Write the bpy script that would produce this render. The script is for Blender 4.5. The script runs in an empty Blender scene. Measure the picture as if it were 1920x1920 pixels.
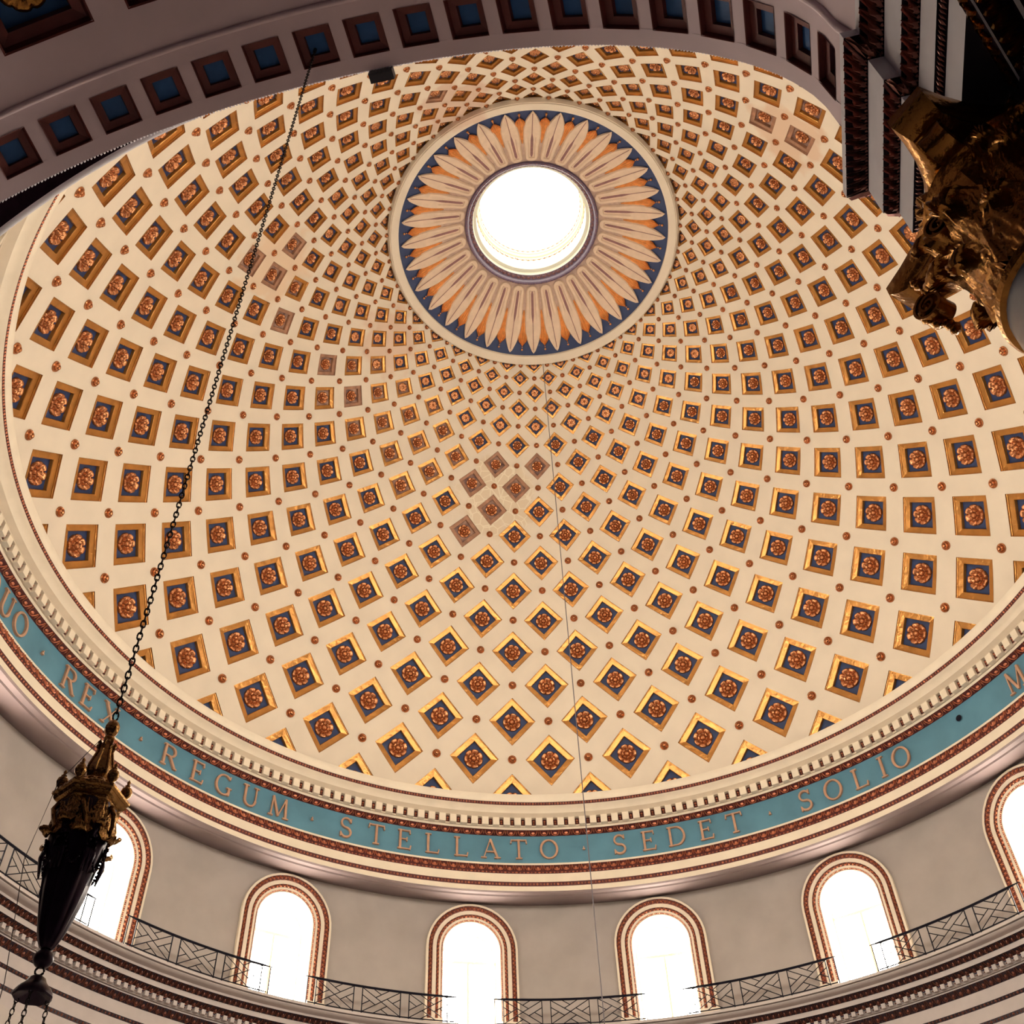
import bpy, math, random
import numpy as np
from math import sin, cos, pi, radians, degrees, sqrt, atan2, hypot
from mathutils import Matrix, Vector
random.seed(3)
COL = bpy.context.scene.collection
SC = bpy.context.scene
ZO = 1.6                                   # camera height above the floor; everything below is written with the eye at z = 0

# ------------------------------------------------------------------ camera, world, light, exposure
RC = np.array([[0.997185, -0.071983, -0.020988], [0.039541, 0.742677, -0.668481], [0.063707, 0.665769, 0.743433]])
FPX = 2019.73; PPX = -28.474; PPY = 1.399
CAMP = np.array([-4.332633, -23.597296, 0.0])
cam_d = bpy.data.cameras.new('camera'); cam = bpy.data.objects.new('camera', cam_d); COL.objects.link(cam)
cam_d.sensor_width = 36; cam_d.lens = 36 * FPX / 1920; cam_d.shift_x = -PPX / 1920; cam_d.shift_y = PPY / 1920
cam_d.clip_end = 300; cam_d.clip_start = 0.05
u, s_, v_ = np.linalg.svd(RC); RC = u @ v_
m = Matrix(((RC[0][0], -RC[1][0], -RC[2][0], CAMP[0]), (RC[0][1], -RC[1][1], -RC[2][1], CAMP[1]), (RC[0][2], -RC[1][2], -RC[2][2], CAMP[2]), (0, 0, 0, 1)))
cam.matrix_world = m
SC.camera = cam
w = bpy.data.worlds.new('world'); SC.world = w; w.use_nodes = True
w.node_tree.nodes['Background'].inputs[0].default_value = (0.55, 0.42, 0.75, 1)
w.node_tree.nodes['Background'].inputs[1].default_value = 0.03
WINDOW_L = 34.0                            # daylight behind the drum windows
LANTERN_L = 5.0                            # daylight in the lantern above the oculus
SC.view_settings.view_transform = 'Standard'; SC.view_settings.look = 'None'
SC.view_settings.exposure = 0.22; SC.view_settings.gamma = 1.0; SC.view_settings.use_curve_mapping = False
cy = SC.cycles
cy.max_bounces = 6; cy.diffuse_bounces = 4; cy.glossy_bounces = 3; cy.transmission_bounces = 2
cy.sample_clamp_indirect = 6.0; cy.sample_clamp_direct = 0; cy.caustics_reflective = False; cy.caustics_refractive = False
cy.use_denoising = True; cy.use_adaptive_sampling = True; cy.adaptive_threshold = 0.07
try: cy.denoiser = 'OPENIMAGEDENOISE'
except Exception: pass

def pix(p):
    y = RC @ (np.asarray(p, float) - CAMP)
    if y[2] <= 0.01: return (-9999, -9999)
    return (FPX * y[0] / y[2] + 960 + PPX, FPX * y[1] / y[2] + 960 + PPY)
def infr(p, mrg=0):
    x, y = pix(p); return -mrg < x < 1920 + mrg and -mrg < y < 1920 + mrg

# ------------------------------------------------------------------ coordinate helpers
def P(az, r, z):                           # round the dome axis; az in degrees, 0 = far side
    a = radians(az); return (r * sin(a), r * cos(a), z)
AL = radians(17.5); EX = (cos(AL), -sin(AL)); EN = (sin(AL), cos(AL))
def L(x, y, z):                            # chancel frame: x to the right, y towards the dome
    return (x * EX[0] + y * EN[0], x * EX[1] + y * EN[1], z)
PR = [0.0011350699313081066, -0.02468902285930177, -0.6093437643548625, 18.633766667691873]
PZ = [0.0006158396527968389, -0.05919560604247535, 1.8487058451784992, 27.595528320743753]
def rz(j):
    return (float(np.polyval(PR, j)), float(np.polyval(PZ, j)))
STEP = 5.625
def rnorm(j):                              # inward normal of the dome profile (radial, z)
    e = 0.05; a = rz(j - e); b = rz(j + e); t = (b[0] - a[0], b[1] - a[1]); n = hypot(*t)
    return (-t[1] / n, t[0] / n)
def S(i, j, d=0.0):                        # dome surface, d = depth of a recess
    r, z = rz(j); n = rnorm(j); return P(i * STEP, r - n[0] * d, z - n[1] * d)

# ------------------------------------------------------------------ materials
MATS = {}
def mat(name, col, rough=0.6, metal=0.0, var=0.12, scale=3.0, bump=0.0, bscale=None, col2=None, emit=None, estr=0, spec=None, detail=4):
    m = bpy.data.materials.new(name); m.use_nodes = True; nt = m.node_tree; N = nt.nodes; bs = N['Principled BSDF']
    bs.inputs['Roughness'].default_value = rough; bs.inputs['Metallic'].default_value = metal
    if spec is not None: bs.inputs['Specular IOR Level'].default_value = spec
    tc = N.new('ShaderNodeNewGeometry')
    nz = N.new('ShaderNodeTexNoise'); nz.inputs['Scale'].default_value = scale; nz.inputs['Detail'].default_value = detail
    nt.links.new(tc.outputs['Position'], nz.inputs['Vector'])
    cr = N.new('ShaderNodeValToRGB')
    c2 = col2 or tuple(c * (1 - 2.2 * var) for c in col)
    cr.color_ramp.elements[0].position = 0.3; cr.color_ramp.elements[1].position = 0.7
    cr.color_ramp.elements[0].color = (*c2, 1); cr.color_ramp.elements[1].color = (*col, 1)
    nt.links.new(nz.outputs['Fac'], cr.inputs['Fac']); nt.links.new(cr.outputs['Color'], bs.inputs['Base Color'])
    if bump:
        b = N.new('ShaderNodeBump'); b.inputs['Strength'].default_value = bump; b.inputs['Distance'].default_value = 0.05
        n2 = N.new('ShaderNodeTexNoise'); n2.inputs['Scale'].default_value = bscale or scale * 3; n2.inputs['Detail'].default_value = 3
        nt.links.new(tc.outputs['Position'], n2.inputs['Vector']); nt.links.new(n2.outputs['Fac'], b.inputs['Height'])
        nt.links.new(b.outputs['Normal'], bs.inputs['Normal'])
    if emit:
        bs.inputs['Emission Color'].default_value = (*emit, 1); bs.inputs['Emission Strength'].default_value = estr
    MATS[name] = m; return m
mat('dome_plaster', (0.77, 0.655, 0.53), 0.75, var=0.035, scale=0.9, bump=0.05, detail=8)
mat('cornice_plaster', (0.77, 0.655, 0.52), 0.7, var=0.04, scale=1.5)
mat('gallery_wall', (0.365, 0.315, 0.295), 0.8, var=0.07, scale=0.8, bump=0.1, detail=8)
mat('gallery_soffit', (0.125, 0.085, 0.088), 0.8, var=0.06, scale=1.0)  # dark mauve stands in for the shade under the upper entablature
mat('coffer_gold', (0.56, 0.25, 0.06), 0.24, metal=0.6, var=0.12, scale=2.5, bump=0.35, bscale=5)
mat('coffer_gold_bare', (0.45, 0.22, 0.13), 0.6, metal=0.1, var=0.2, scale=4, bump=0.2)
mat('panel_blue', (0.010, 0.030, 0.115), 0.55, var=0.1, scale=2)
mat('panel_bare', (0.46, 0.27, 0.19), 0.7, var=0.0, scale=3.0, col2=(0.09, 0.04, 0.05))
mat('rosette_bronze', (0.56, 0.23, 0.10), 0.27, metal=0.75, var=0.1, scale=5)
mat('carved_ground', (0.09, 0.012, 0.010), 0.6, metal=0.2, var=0.1, scale=5)
mat('carved_gilt', (0.52, 0.17, 0.085), 0.38, metal=0.45, var=0.1, scale=6)
mat('frieze_blue', (0.085, 0.22, 0.31), 0.65, var=0.10, scale=0.9, detail=6)
mat('letter_gilt', (0.50, 0.28, 0.18), 0.5, metal=0.15, var=0.08, scale=5)
mat('petal_stone', (0.76, 0.57, 0.43), 0.65, var=0.05, scale=3)
mat('petal_ground', (0.60, 0.41, 0.33), 0.7, var=0.1, scale=6)
mat('petal_groove', (0.28, 0.13, 0.13), 0.7, var=0.1, scale=6)
mat('leaf_orange', (0.82, 0.32, 0.09), 0.45, metal=0.25, var=0.12, scale=5)
mat('medallion_blue', (0.022, 0.04, 0.12), 0.6, var=0.0, scale=7, col2=(0.02, 0.035, 0.11))
mat('oculus_rim', (0.16, 0.11, 0.19), 0.5, var=0.1, scale=5)
mat('lantern_white', (0.86, 0.84, 0.74), 0.6, var=0.02, scale=2)
mat('reveal_white', (0.86, 0.84, 0.72), 0.6, var=0.01, scale=2)
mat('window_wood', (0.62, 0.40, 0.28), 0.5, var=0.05, scale=5)
mat('iron_black', (0.004, 0.003, 0.010), 0.6, metal=0.0, spec=0.15, var=0.1, scale=9)
mat('arch_plaster', (0.74, 0.60, 0.66), 0.7, var=0.05, scale=1.2, bump=0.05)  # the purple of the shadows is put into this base colour
mat('arch_coffer_brown', (0.15, 0.030, 0.028), 0.55, metal=0.1, var=0.12, scale=4)
mat('arch_coffer_blue', (0.015, 0.11, 0.36), 0.6, var=0.12, scale=3)
mat('entab_stone', (0.80, 0.77, 0.84), 0.65, var=0.06, scale=2.5)
mat('entab_carved', (0.30, 0.12, 0.10), 0.28, metal=0.6, var=0.1, scale=9)
mat('entab_ground', (0.014, 0.004, 0.010), 0.9, metal=0.0, var=0.2, scale=9, spec=0.05)
mat('capital_gold', (0.42, 0.19, 0.045), 0.24, metal=0.92, var=0.2, scale=5, bump=0.25, bscale=12)
mat('lamp_bronze', (0.55, 0.29, 0.09), 0.24, metal=0.9, var=0.2, scale=12, bump=0.2, bscale=40)
mat('lamp_dark', (0.035, 0.012, 0.035), 0.38, metal=0.5, var=0.2, scale=12)
mat('chain_iron', (0.03, 0.02, 0.02), 0.4, metal=0.7, var=0.1, scale=20)
mat('cable_dark', (0.08, 0.06, 0.07), 0.6, var=0.05, scale=5)
mat('marble_grey', (0.22, 0.25, 0.31), 0.3, var=0.0, scale=3.5, col2=(0.11, 0.13, 0.18), detail=9)
mat('chancel_shade', (0.026, 0.014, 0.036), 0.5, var=0.2, scale=3)  # near-black purple: shade of the unlit chancel put into the colour
mat('floor_marble', (0.66, 0.60, 0.58), 0.4, var=0.2, scale=0.4)
mat('lower_wall', (0.55, 0.48, 0.44), 0.7, var=0.08, scale=1)
mat('window_day', (0.9, 0.9, 0.8), 0.5, emit=(1.0, 0.93, 0.80), estr=WINDOW_L, var=0)
mat('lantern_day', (0.9, 0.9, 0.8), 0.5, emit=(1.0, 0.98, 0.86), estr=LANTERN_L, var=0)
mat('box_black', (0.01, 0.012, 0.03), 0.5, var=0.1, scale=9)
# damaged plaster on the dome: a bare patch of coursed stone round three fallen coffers, and damp stains
def dome_damage():
    m = MATS['dome_plaster']; nt = m.node_tree; N = nt.nodes; bs = N['Principled BSDF']
    base = bs.inputs['Base Color'].links[0].from_socket
    geo = N.new('ShaderNodeNewGeometry'); prev = base
    spots = [(S(-0.9, 9.4), 1.9, (0.68, 0.54, 0.38)), (S(-16.5, 10), 1.8, (0.70, 0.50, 0.34)), (S(23.3, 9.2), 1.6, (0.66, 0.44, 0.30)), (S(-9.5, 14.5), 1.6, (0.66, 0.46, 0.34)), (S(-26.5, 15.5), 1.6, (0.62, 0.42, 0.32))]
    for pos, rad, colr in spots:
        d = N.new('ShaderNodeVectorMath'); d.operation = 'DISTANCE'; d.inputs[1].default_value = (pos[0], pos[1], pos[2] + ZO)
        nt.links.new(geo.outputs['Position'], d.inputs[0])
        nz = N.new('ShaderNodeTexNoise'); nz.inputs['Scale'].default_value = 1.1; nt.links.new(geo.outputs['Position'], nz.inputs['Vector'])
        ad = N.new('ShaderNodeMath'); ad.operation = 'MULTIPLY_ADD'; ad.inputs[1].default_value = 3.0
        nt.links.new(nz.outputs['Fac'], ad.inputs[0]); nt.links.new(d.outputs['Value'], ad.inputs[2])
        mr = N.new('ShaderNodeMapRange'); mr.inputs[1].default_value = rad + 1.15; mr.inputs[2].default_value = rad + 1.75; mr.inputs[3].default_value = 0.75; mr.inputs[4].default_value = 0.0
        nt.links.new(ad.outputs[0], mr.inputs[0])
        mx = N.new('ShaderNodeMix'); mx.data_type = 'RGBA'; nt.links.new(mr.outputs[0], mx.inputs[0]); nt.links.new(prev, mx.inputs[6])
        if pos is spots[0][0]:
            vo = N.new('ShaderNodeTexVoronoi'); vo.feature = 'DISTANCE_TO_EDGE'; vo.inputs['Scale'].default_value = 2.4; nt.links.new(geo.outputs['Position'], vo.inputs['Vector'])
            cr = N.new('ShaderNodeValToRGB'); cr.color_ramp.elements[0].position = 0.02; cr.color_ramp.elements[1].position = 0.06
            cr.color_ramp.elements[0].color = (0.82, 0.72, 0.56, 1); cr.color_ramp.elements[1].color = (*colr, 1)
            nt.links.new(vo.outputs['Distance'], cr.inputs[0]); nt.links.new(cr.outputs[0], mx.inputs[7])
        else: mx.inputs[7].default_value = (*colr, 1)
        prev = mx.outputs[2]
    nt.links.new(prev, bs.inputs['Base Color'])
dome_damage()

# ------------------------------------------------------------------ mesh builder
class MB:
    def __init__(s): s.v = []; s.f = []; s.m = []
    def add(s, vs, fs, mi=0):
        o = len(s.v); s.v += [tuple(map(float, p)) for p in vs]; s.f += [tuple(o + k for k in f) for f in fs]; s.m += [mi] * len(fs)
    def grid(s, F, nu, nv, mi=0, wrapu=False, flip=False):
        vs = [F(a / nu, b / nv) for b in range(nv + 1) for a in range(nu if wrapu else nu + 1)]
        w_ = nu if wrapu else nu + 1; fs = []
        for b in range(nv):
            for a in range(nu):
                q = (b * w_ + a, b * w_ + (a + 1) % w_, (b + 1) * w_ + (a + 1) % w_, (b + 1) * w_ + a)
                fs.append(q[::-1] if flip else q)
        s.add(vs, fs, mi)
    def box(s, c8, mi=0):                  # 8 corners: bottom 4 then top 4
        s.add(c8, [(0, 3, 2, 1), (4, 5, 6, 7), (0, 1, 5, 4), (1, 2, 6, 5), (2, 3, 7, 6), (3, 0, 4, 7)], mi)
    def cbox(s, c, h, mi=0, X=(1, 0, 0), Y=(0, 1, 0), Z=(0, 0, 1)):
        c = np.array(c); X = np.array(X) * h[0]; Y = np.array(Y) * h[1]; Z = np.array(Z) * h[2]
        s.box([c - X - Y - Z, c + X - Y - Z, c + X + Y - Z, c - X + Y - Z, c - X - Y + Z, c + X - Y + Z, c + X + Y + Z, c - X + Y + Z], mi)
    def tube(s, pts, rad, n=8, mi=0, caps=True, closed=False, up=(0, 0, 1), sx=1.0):
        pts = [np.array(p, float) for p in pts]; k = len(pts); rs = rad if hasattr(rad, '__len__') else [rad] * k
        vs = []; upv = np.array(up, float)
        for a in range(k):
            t = pts[(a + 1) % k if closed else min(a + 1, k - 1)] - pts[(a - 1) % k if closed else max(a - 1, 0)]
            t = t / (np.linalg.norm(t) + 1e-12); x = np.cross(upv, t)
            if np.linalg.norm(x) < 1e-3: x = np.cross((0.3, 1, 0.2), t)
            x = x / np.linalg.norm(x); y = np.cross(t, x)
            for b in range(n):
                an = 2 * pi * b / n; vs.append(pts[a] + rs[a] * (cos(an) * x * sx + sin(an) * y))
        fs = []
        for a in range(k if closed else k - 1):
            for b in range(n):
                fs.append((a * n + b, a * n + (b + 1) % n, ((a + 1) % k) * n + (b + 1) % n, ((a + 1) % k) * n + b))
        if caps and not closed: fs += [tuple(range(n))[::-1], tuple((k - 1) * n + b for b in range(n))]
        s.add(vs, fs, mi)
    def lathe(s, prof, n=16, mi=0, c=(0, 0, 0), fl=None):
        def F(a, b):
            x = b * (len(prof) - 1); k = min(int(x), len(prof) - 2); r, z = prof[int(round(x))]
            an = 2 * pi * a; rr = r * (fl(an, b) if fl else 1); return (c[0] + rr * cos(an), c[1] + rr * sin(an), c[2] + z)
        s.grid(F, n, len(prof) - 1, mi, wrapu=True)
    def ball(s, c, r, n=8, mi=0, sc=(1, 1, 1)):
        k = max(3, n // 2)
        s.grid(lambda a, b: (c[0] + r * sc[0] * sin(pi * b) * cos(2 * pi * a), c[1] + r * sc[1] * sin(pi * b) * sin(2 * pi * a), c[2] + r * sc[2] * cos(pi * b)), n, k, mi, wrapu=True)
    def octa(s, c, r, mi=0):
        s.add([(c[0] + r, c[1], c[2]), (c[0] - r, c[1], c[2]), (c[0], c[1] + r, c[2]), (c[0], c[1] - r, c[2]), (c[0], c[1], c[2] + r), (c[0], c[1], c[2] - r)],
              [(0, 2, 4), (2, 1, 4), (1, 3, 4), (3, 0, 4), (2, 0, 5), (1, 2, 5), (3, 1, 5), (0, 3, 5)], mi)
    def mesh(s, name, mats, smooth=True, wn=None):
        me = bpy.data.meshes.new(name); me.from_pydata(s.v, [], s.f)
        for k in mats: me.materials.append(MATS[k])
        me.polygons.foreach_set('material_index', s.m)
        me.polygons.foreach_set('use_smooth', [bool(smooth)] * len(s.f))
        if smooth and smooth is not True: me.set_sharp_from_angle(angle=radians(smooth))
        me.update(); return me
def ob(name, me, parent=None, loc=None, rot=None, M=None, scale=None):
    o = bpy.data.objects.new(name, me); COL.objects.link(o)
    if parent: o.parent = parent
    if M is not None: o.matrix_basis = M
    if loc is not None: o.location = loc
    if rot is not None: o.rotation_euler = rot
    if scale is not None: o.scale = (scale,) * 3
    return o
def build(mb, name, mats, parent=None, smooth=40, **k):
    return ob(name, mb.mesh(name, mats if isinstance(mats, (list, tuple)) else [mats], smooth), parent, **k)
def empty(name, loc=(0, 0, 0)):
    o = bpy.data.objects.new(name, None); COL.objects.link(o); o.location = loc; o.empty_display_size = 0.2; return o
def tag(o, label=None, cat=None, group=None, kind=None):
    if label: o['label'] = label
    if cat: o['category'] = cat
    if group: o['group'] = group
    if kind: o['kind'] = kind
    return o
def ring(mb, pts, n=256, mi=0, az0=0, az1=360, flip=False):       # surface of revolution of one smooth polyline (r, z)
    full = az1 - az0 >= 360
    def F(a, b):
        r, z = pts[int(round(b * (len(pts) - 1)))]; return P(az0 + (az1 - az0) * a, r, z)
    mb.grid(F, n, len(pts) - 1, mi, wrapu=full, flip=flip)
def seg(mb, prof, **k):                                            # hard-edged profile
    for a, b in zip(prof[:-1], prof[1:]): ring(mb, [a, b], **k)

# carved running ornaments. F(s, v, d): s along the band 0..1, v across 0..1, d proud of it in metres
def egg_band(mb, F, n, unit, s0=0.0, s1=1.0, rel=0.03, g=0, o=1, th=0.13, fine=True):
    for k in range(n):
        a = s0 + (s1 - s0) * k / n; w_ = (s1 - s0) / n
        c = a + w_ / 2
        # the egg
        vs = [F(c, 0.42, rel * 1.4)]; q = 6
        for b in range(q):
            an = 2 * pi * b / q; vs.append(F(c + w_ * 0.2 * cos(an), 0.42 + 0.26 * sin(an), 0.004))
        mb.add(vs, [(0, 1 + b, 1 + (b + 1) % q) for b in range(q)], o)
        # the U-shaped shell round it
        path = [(-0.42, 0.98), (-0.40, 0.5), (-0.26, 0.14), (0, 0.02), (0.26, 0.14), (0.40, 0.5), (0.42, 0.98)] if fine else [(-0.42, 0.98), (-0.34, 0.3), (0, 0.03), (0.34, 0.3), (0.42, 0.98)]
        vs = []; fs = []
        for (x, y) in path:
            nx, ny = -x, (0.5 - y); l = hypot(nx, ny) + 1e-6; nx /= l; ny /= l
            vs += [F(c + w_ * x, y, 0.003), F(c + w_ * (x + th * .5 * nx), y + th * .5 * ny, rel), F(c + w_ * (x + th * nx), y + th * ny, 0.003)]
        for b in range(len(path) - 1):
            fs += [(3 * b, 3 * b + 1, 3 * b + 4, 3 * b + 3), (3 * b + 1, 3 * b + 2, 3 * b + 5, 3 * b + 4)]
        mb.add(vs, fs, o)
        # dart between two shells
        mb.add([F(a, 0.95, 0.003), F(a - w_ * .07, 0.45, 0.003), F(a, 0.05, 0.003), F(a + w_ * .07, 0.45, 0.003), F(a, 0.5, rel)], [(0, 1, 4), (1, 2, 4), (2, 3, 4), (3, 0, 4)], o)
def bead_band(mb, F, n, s0=0.0, s1=1.0, rel=0.03, o=1, hv=0.42):   # bead and reel
    for k in range(n):
        c = s0 + (s1 - s0) * (k + .5) / n; w_ = (s1 - s0) / n
        hw = 0.42 if k % 3 == 0 else 0.24
        h = hv if k % 3 == 0 else hv * 0.9
        mb.add([F(c - w_ * hw, .5, .002), F(c, .5 - h, .002), F(c + w_ * hw, .5, .002), F(c, .5 + h, .002), F(c - w_ * hw * .4, .5, rel), F(c + w_ * hw * .4, .5, rel)],
               [(0, 1, 4), (1, 5, 4), (1, 2, 5), (2, 3, 5), (3, 4, 5), (3, 0, 4)], o)
def ringF(r0, z0, r1, z1):                                         # v 0 = lower line (r0,z0), 1 = upper line
    t = (r1 - r0, z1 - z0); l = hypot(*t); n = (-abs(t[1]) / l if t[1] != 0 else 0, 0)
    nr, nz = -t[1] / l, t[0] / l
    if nr > 0 or (abs(nr) < 1e-6 and nz > 0): nr, nz = -nr, -nz
    def F(s, v, d): return P(360 * s, r0 + t[0] * v + nr * d, z0 + t[1] * v + nz * d)
    return F

# ================================================================== THE SETTING: floor, walls
mb = MB()
mb.grid(lambda a, b: P(360 * a, 22.0 * b, -1.6), 96, 8, 0, wrapu=True)
mb.add([L(-7, -30, -1.602), L(7, -30, -1.602), L(7, -19, -1.602), L(-7, -19, -1.602)], [(0, 1, 2, 3)])
floor = build(mb, 'floor', 'floor_marble', smooth=False); tag(floor, 'pale marble floor of the rotunda far below', kind='structure')

# lower rotunda wall with the chancel arch cut out of it
RW = 20.35
RHO = [c * 1.142 for c in [-0.26309961, 0.11305513, 0.29722918, -0.05313438, 4.68305549]]
ZS = 7.616
def rho(a): return float(np.polyval(RHO, max(-1.25, min(1.35, a))))
def vault(a, y, d=0.0):                                            # point of the barrel vault; a = angle from the crown
    q = rho(a) + d; return L(q * sin(a), y, ZS + q * cos(a))
mb = MB(); mb.grid(lambda a, b: P(214.5 + 317 * a, RW, -1.6 + 18.0 * b), 180, 1)
wl = build(mb, 'wall_back', 'lower_wall'); tag(wl, 'lower rotunda wall below the gallery', kind='structure')
YF = -19.62
def faceY(x): return -sqrt(19.7 ** 2 - x * x) if x < 0 else -19.7
mb = MB()
def arch_wall(t, b):                                               # cylinder r=19.7, arch curve up to z 16.4
    a = -pi / 2 + pi * t
    if t <= 0: p = (-5.45, ZS)
    elif t >= 1: p = (5.45, ZS)
    else:
        q = rho(a) + 0.12; p = (q * sin(a), ZS + q * cos(a))
    outx = p[0] * (1 + 0.03) if abs(p[0]) > 5.2 else p[0]
    top = 16.4
    x = p[0]; z = p[1] + (top - p[1]) * b
    return L(x, faceY(x), z)
mb.grid(arch_wall, 60, 6, 0)
for sg in (-1,):
    mb.grid(lambda a, b, sg=sg: (lambda x: L(x, -sqrt(19.7 ** 2 - x * x), -1.6 + 18.0 * b))(sg * (5.42 + 0.65 * a)), 4, 4, 0)
    mb.add([L(sg * 6.07, -18.742, -1.6), L(sg * 6.07, -19.6, -1.6), L(sg * 6.07, -19.6, 16.4), L(sg * 6.07, -18.742, 16.4)], [(0, 1, 2, 3)])
wf = build(mb, 'wall_front', 'arch_plaster'); tag(wf, 'curved wall face over the chancel arch', kind='structure')

# chancel walls
mb = MB(); mb.add([L(-5.42, -30, -1.6), L(-5.42, -19.4, -1.6), L(-5.42, -19.4, 8.2), L(-5.42, -30, 8.2)], [(0, 1, 2, 3)])  # out-of-view wall, put in to block light
tag(build(mb, 'wall_left', 'chancel_shade', smooth=False), 'unseen chancel wall put in to block light', kind='structure')
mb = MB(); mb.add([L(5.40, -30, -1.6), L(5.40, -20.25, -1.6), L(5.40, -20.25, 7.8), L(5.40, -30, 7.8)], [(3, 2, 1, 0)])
tag(build(mb, 'wall_right', 'chancel_shade', smooth=False), 'chancel wall behind the gilded column, shade put into its near-black colour', kind='structure')
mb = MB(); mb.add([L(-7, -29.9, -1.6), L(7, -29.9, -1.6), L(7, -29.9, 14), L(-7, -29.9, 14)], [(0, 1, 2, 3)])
tag(build(mb, 'wall_rear', 'chancel_shade', smooth=False), 'dark rear wall of the chancel', kind='structure')

# ------------------------------------------------------------------ chancel vault with its coffers
def vault_shell():
    mb = MB(); A0 = radians(-97); A1 = radians(97)
    small = [(radians(-39.7 + 6.565 * k), radians(-39.7 + 6.565 * k + 4.62)) for k in range(-7, 18)]
    big = [(radians(-32.9 + 15.2 * k), radians(-32.9 + 15.2 * k + 10.6)) for k in range(-3, 7)]
    def strip(y0, y1, holes):
        cuts = sorted(set([A0, A1] + [h for hh in holes for h in hh]))
        for a, b in zip(cuts[:-1], cuts[1:]):
            if any(abs(a - h[0]) < 1e-6 for h in holes): continue
            nn = max(1, int(math.ceil((b - a) / radians(3.4))))
            mb.grid(lambda t, q, a=a, b=b: vault(a + (b - a) * t, y0 + (y1 - y0) * q), nn, 1, 0, flip=True)
    strip(YF, -19.80, []); strip(-19.80, -20.22, small); strip(-20.22, -20.97, []); strip(-20.97, -22.05, big); strip(-22.05, -23.0, []); strip(-23.0, -24.1, big); strip(-24.1, -25.2, []); strip(-25.2, -30, [])
    # return of the front edge
    mb.grid(lambda t, q: vault(A0 + (A1 - A0) * t, YF, 0.12 * q), 80, 1, 0)
    o = build(mb, 'ceiling', 'arch_plaster', smooth=30); tag(o, 'plaster barrel vault of the chancel arch, purple shadow tint put into its colour', kind='structure')
    def coffer(a0, a1, y0, y1, rosette=False, ins=0.22, d1=0.055, d2=0.115):
        am = (a0 + a1) / 2; o0 = np.array(vault(am, (y0 + y1) / 2))
        def V(a, y, d): return np.array(vault(a, y, d)) - o0
        mb = MB(); n = 3
        def q4(s, d):                                              # inset square loop
            aa0 = a0 + (a1 - a0) * s; aa1 = a1 - (a1 - a0) * s; yy0 = y0 + (y1 - y0) * s; yy1 = y1 - (y1 - y0) * s
            return [(aa0, yy0, d), (aa1, yy0, d), (aa1, yy1, d), (aa0, yy1, d)]
        lv = [q4(-0.02, -0.006), q4(0.0, 0), q4(0.03, d1), q4(ins, d1 * 1.15), q4(ins + .01, d2)]
        for A, B in zip(lv[:-1], lv[1:]):
            for k in range(4):
                p0, p1, p2, p3 = A[k], A[(k + 1) % 4], B[(k + 1) % 4], B[k]
                mb.add([V(*p0), V(*p1), V(*p2), V(*p3)], [(0, 1, 2, 3)])
        c = ob('coffer', mb.mesh('coffer', ['arch_coffer_brown'], False), o, loc=tuple(o0))
        mp = MB(); b = q4(ins, d2 - 0.002); mp.add([V(*p) for p in b], [(0, 1, 2, 3)])
        ob('panel', mp.mesh('panel', ['arch_coffer_blue'], False), c)
        return c, o0, am
    made = None
    for (a0, a1) in small:
        c, o0, am = coffer(a0, a1, -20.22, -19.80)
        if abs(degrees(am) - 1.99) < 3: made = (c, am)
    for (a0, a1) in big:
        for (ya, yb) in ((-22.05, -20.97), (-24.1, -23.0)):
            c, o0, am = coffer(a0, a1, ya, yb, ins=0.14, d1=0.10, d2=0.28)
            if ya > -22.5:
                mr = MB(); rosette_geo(mr, 0.30, 0.12, 8, 24, 5)
                X = Vector((cos(AL) * cos(am), -sin(AL) * cos(am), -sin(am))); Y = Vector((EN[0], EN[1], 0)); Z = Vector((-EX[0] * sin(am), -EX[1] * sin(am), -cos(am)))
                M = Matrix(((X[0], Y[0], Z[0], 0), (X[1], Y[1], Z[1], 0), (X[2], Y[2], Z[2], 0), (0, 0, 0, 1)))
                dd = Z * -0.26; M.translation = dd
                ob('rosette', mr.mesh('rosette', ['capital_gold'], True), c, M=M)
    return o
def rosette_geo(mb, R, H, lobes=6, nu=36, nv=7, mi=0, second=True):
    # outer whorl of broad petals cut by narrow notches, inner whorl set between them, and a button
    nu = lobes * 6 if nu < 40 else lobes * 8
    rings_ = [1.0, 1.0, .93, .80, .66, .56, .52, .46, .36, .28, .24, .20, .10, 0.0] if nv >= 7 else [1.0, 1.0, .85, .58, .50, .38, .25, .18, 0.0]
    def F(a, b):
        k = int(round(b * (len(rings_) - 1))); t = rings_[k]; th = 2 * pi * a
        ph = (lobes * a) % 1.0; dn = min(ph, 1 - ph)              # 0 on a notch between petals, .5 on a petal's middle
        notch = 0.0 if dn < .04 else (0.85 if dn < .15 else 1.0); ph2 = (lobes * a + .5) % 1.0; dn2 = min(ph2, 1 - ph2); notch2 = 0.3 if dn2 < .04 else 1.0
        if k == 0: return (R * cos(th), R * sin(th), -0.4 * H)
        if t > .58:
            e = 1.0 if t < .9 else (0.93 + 0.07 * min(1, dn * 4.5)); hgt = (0.30 if t > .97 else (0.62 if t > .85 else (0.66 if t > .7 else .42))) * notch + .06
            return (R * t * e * cos(th), R * t * e * sin(th), H * hgt)
        if t > .22: hgt = {.56: .25, .52: .55, .46: .78, .36: .72, .28: .45, .24: .30}.get(t, .5) * (notch2 if t > .3 else 1)
        else: hgt = .80 if t > .15 else (.98 if t > .05 else 1.0)
        return (R * t * cos(th), R * t * sin(th), H * hgt)
    mb.grid(F, nu, len(rings_) - 1, mi, wrapu=True)
ceil_vault = vault_shell()

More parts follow.
